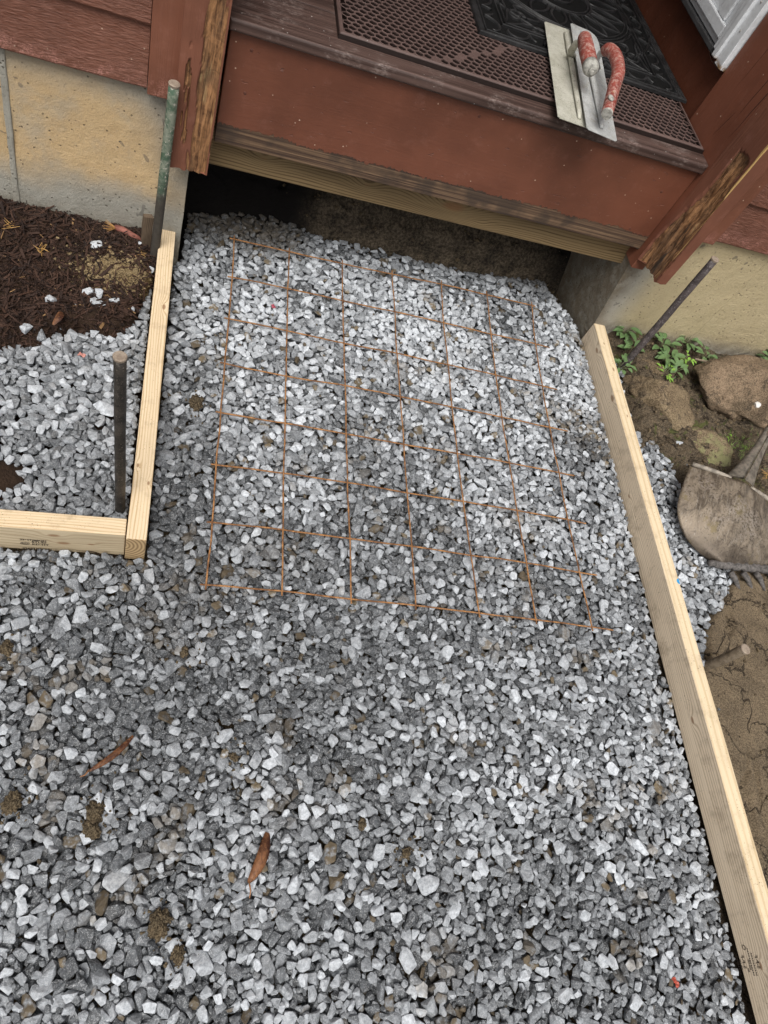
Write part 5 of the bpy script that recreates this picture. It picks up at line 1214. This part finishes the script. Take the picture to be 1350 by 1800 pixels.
# dry leaves
LFM = Mat("dry_brown_leaf", .5, .35); P = LFM.pos(); c = LFM.mix(LFM.rng(LFM.noise(P, 22, 4, .65), .38, .60), (.36, .165, .075), (.085, .032, .020)); c = LFM.mix(LFM.rng(LFM.noise(LFM.mapv(P, (1, .25, 1), (0, 0, 0), (0, 0, .3)), 420, 3, .6), .45, .62, 0, .55), c, (.09, .035, .02)); c = LFM.mix(LFM.rng(LFM.noise(P, 260, 3, .6), .55, .7, 0, .6), c, (.45, .23, .10)); LFM = LFM.out(c, .5, LFM.bump(LFM.noise(LFM.mapv(P, (1, 1, 1)), 200, 3), .001, .6))
STM = m_plain("leaf_stalk", (.30, .13, .05), .6)
def curled(name, a, b, W_, stalk, lab, curl=2.6, m=None):
    a, b = Vector(a), Vector(b); za = max(surf(a.x, a.y), surf(b.x, b.y), surf(*((a + b) / 2)[:2])) if True else 0
    if lab.startswith("orange"): za = .05
    e = empty(name, (a.x, a.y, za)); tag(e, lab, "leaf"); d = Vector((b.x - a.x, b.y - a.y, 0)); L_ = d.length; d.normalize(); s = Vector((-d.y, d.x, 0)); bm = bmesh.new(); prev = None; n_ = 18
    for k in range(n_ + 1):
        t = k / n_; wv = W_ * (math.sin(math.pi * (.06 + .92 * t)) ** .55) ; row_ = []
        for m_ in range(13):
            q = (m_ / 12 - .5) * curl; rr = wv / 2 / max(math.sin(min(curl / 2, math.pi/2)), .4)
            row_.append(bm.verts.new(d * L_ * t + s * math.sin(q) * rr + s * .006 * math.sin(t * 3) + Vector((0, 0, rr * (math.cos(q)) * .8 + .001 + .004 * math.sin(t * 3.1) + .0008 * mnoise.noise(Vector((t * 9, q * 3, 0)))))))
        if prev:
            for m_ in range(12): bm.faces.new((prev[m_], prev[m_+1], row_[m_+1], row_[m_]))
        prev = row_
    bmesh.ops.solidify(bm, geom=bm.faces[:], thickness=.0005); link("leaf_blade", finish(bm, "leaf_blade", True), m or LFM, e)
    if stalk is not None:
        bm = bmesh.new(); st = Vector(stalk) - Vector((a.x, a.y, 0)); st.z = .001; tube(bm, [d * L_ * .97 + Vector((0, 0, .005)), (d * L_ + st) / 2 + s * .003 + Vector((0, 0, .005)), st + Vector((0, 0, .003))], [.0014, .0011, .0008], 6); link("leaf_stalk", finish(bm, "leaf_stalk", True), STM, e)
curled("dry_leaf", at(470, 1464), at(436, 1552), .021, at(438, 1579), "rolled rust-brown leaf lying on the lower middle gravel")
curled("dry_leaf", at(234, 1294), at(154, 1356), .011, at(141, 1366), "narrow rolled tan leaf lying on the left gravel", 3.0)
curled("dry_leaf", at(108, 551, .05), at(93, 573, .05), .016, None, "orange dry leaf at the edge of the mulch", 1.2)
# fallen root and sticks
RT_ = m_plain("pink_brown_bark", (.26, .10, .075), .7, .3, .45, 60, .0015); STW = m_plain("orange_splinters", (.42, .23, .08), .6, .3, .3)
e = empty("broken_twig", (0, 0, 0)); tag(e, "pinkish broken twig with orange splintered end, on the mulch by the foundation", "twig")
bm = bmesh.new(); tube(bm, [at(203, 400, .062), at(215, 404, .066), at(230, 412, .064), at(248, 421, .058)], [.0075, .0085, .0075, .005], 10); link("bark", finish(bm, "bark", True), RT_, e)
bm = bmesh.new()
for k in range(9): a = Vector(at(204, 401, .064)); b = Vector(at(180 + rnd.uniform(0, 14), 386 + k * 2.6, .062 + rnd.uniform(0, .02))); tube(bm, [a, b], [.0014, .0005], 5)
link("splinters", finish(bm, "splinters"), STW, e)
for (pts, r_, lb) in (([at(1222, 631, .075), at(1236, 634, .078), at(1264, 641, .08)], .0035, "pale stick lying behind the largest field stone"), ([at(1335, 668, .11), at(1337, 690, .105), at(1342, 714, .095)], .0028, "short brown stick standing on the largest field stone")):
    bm = bmesh.new(); tube(bm, pts, r_, 8); tag(link("stick", finish(bm, "stick", True), m_plain("dead_stick", (.27, .21, .15), .8), None), lb, "stick")
def needles(px, py, z, n, spread, lab, colr=(.42, .24, .07)):
    bm = bmesh.new(); 
    for k in range(n):
        a = Vector(at(px + rnd.gauss(0, spread * .4), py + rnd.gauss(0, spread * .4), z)); t = rnd.uniform(0, 6.28); l_ = rnd.uniform(.008, .02); b = a + Vector((math.cos(t) * l_, math.sin(t) * l_, rnd.uniform(-.002, .006))); tube(bm, [a, b], [.0009, .0004], 4)
    tag(link("needle_tuft", finish(bm, "needle_tuft"), m_plain("dry_needles", colr, .6), None), lb if lab is None else lab, "needles")
needles(70, 438, .066, 14, 8, "tuft of tan needles in the middle of the mulch"); needles(18, 396, .072, 9, 8, "orange needles by the wall at the far left")
needles(244, 446, .055, 8, 5, "orange needles beside the weathered wood stake"); needles(1340, 645, .10, 26, 10, "dry reddish twigs hanging over the largest field stone", (.26, .12, .05)); needles(1346, 835, .05, 16, 7, "dry needles beside the shovel handle")
# small coloured bits
for (px, py, c_, lb) in ((480, 537, (.35, .05, .08), "crumpled pink scrap on the gravel inside the wire mesh"), (1192, 1727, (.42, .08, .05), "red paint chip on the gravel near the bottom right"), (144, 642, (.5, .22, .18), "tiny pink fragment on the gravel heap")):
    p = at(px, py, .0); z_ = surf(p[0], p[1]); bm = bmesh.new(); bmesh.ops.create_grid(bm, x_segments=6, y_segments=4, size=.007)
    for v in bm.verts: v.co = Vector((v.co.x * 1.2, v.co.y * .7, .004 * mnoise.noise(v.co * 220)))
    o = link("scrap", finish(bm, "scrap"), m_plain("scrap_" + str(px), c_, .5)); o.location = (p[0], p[1], z_ + .002); o.rotation_euler = (.1, .1, rnd.uniform(0, 3)); tag(o, lb, "scrap")
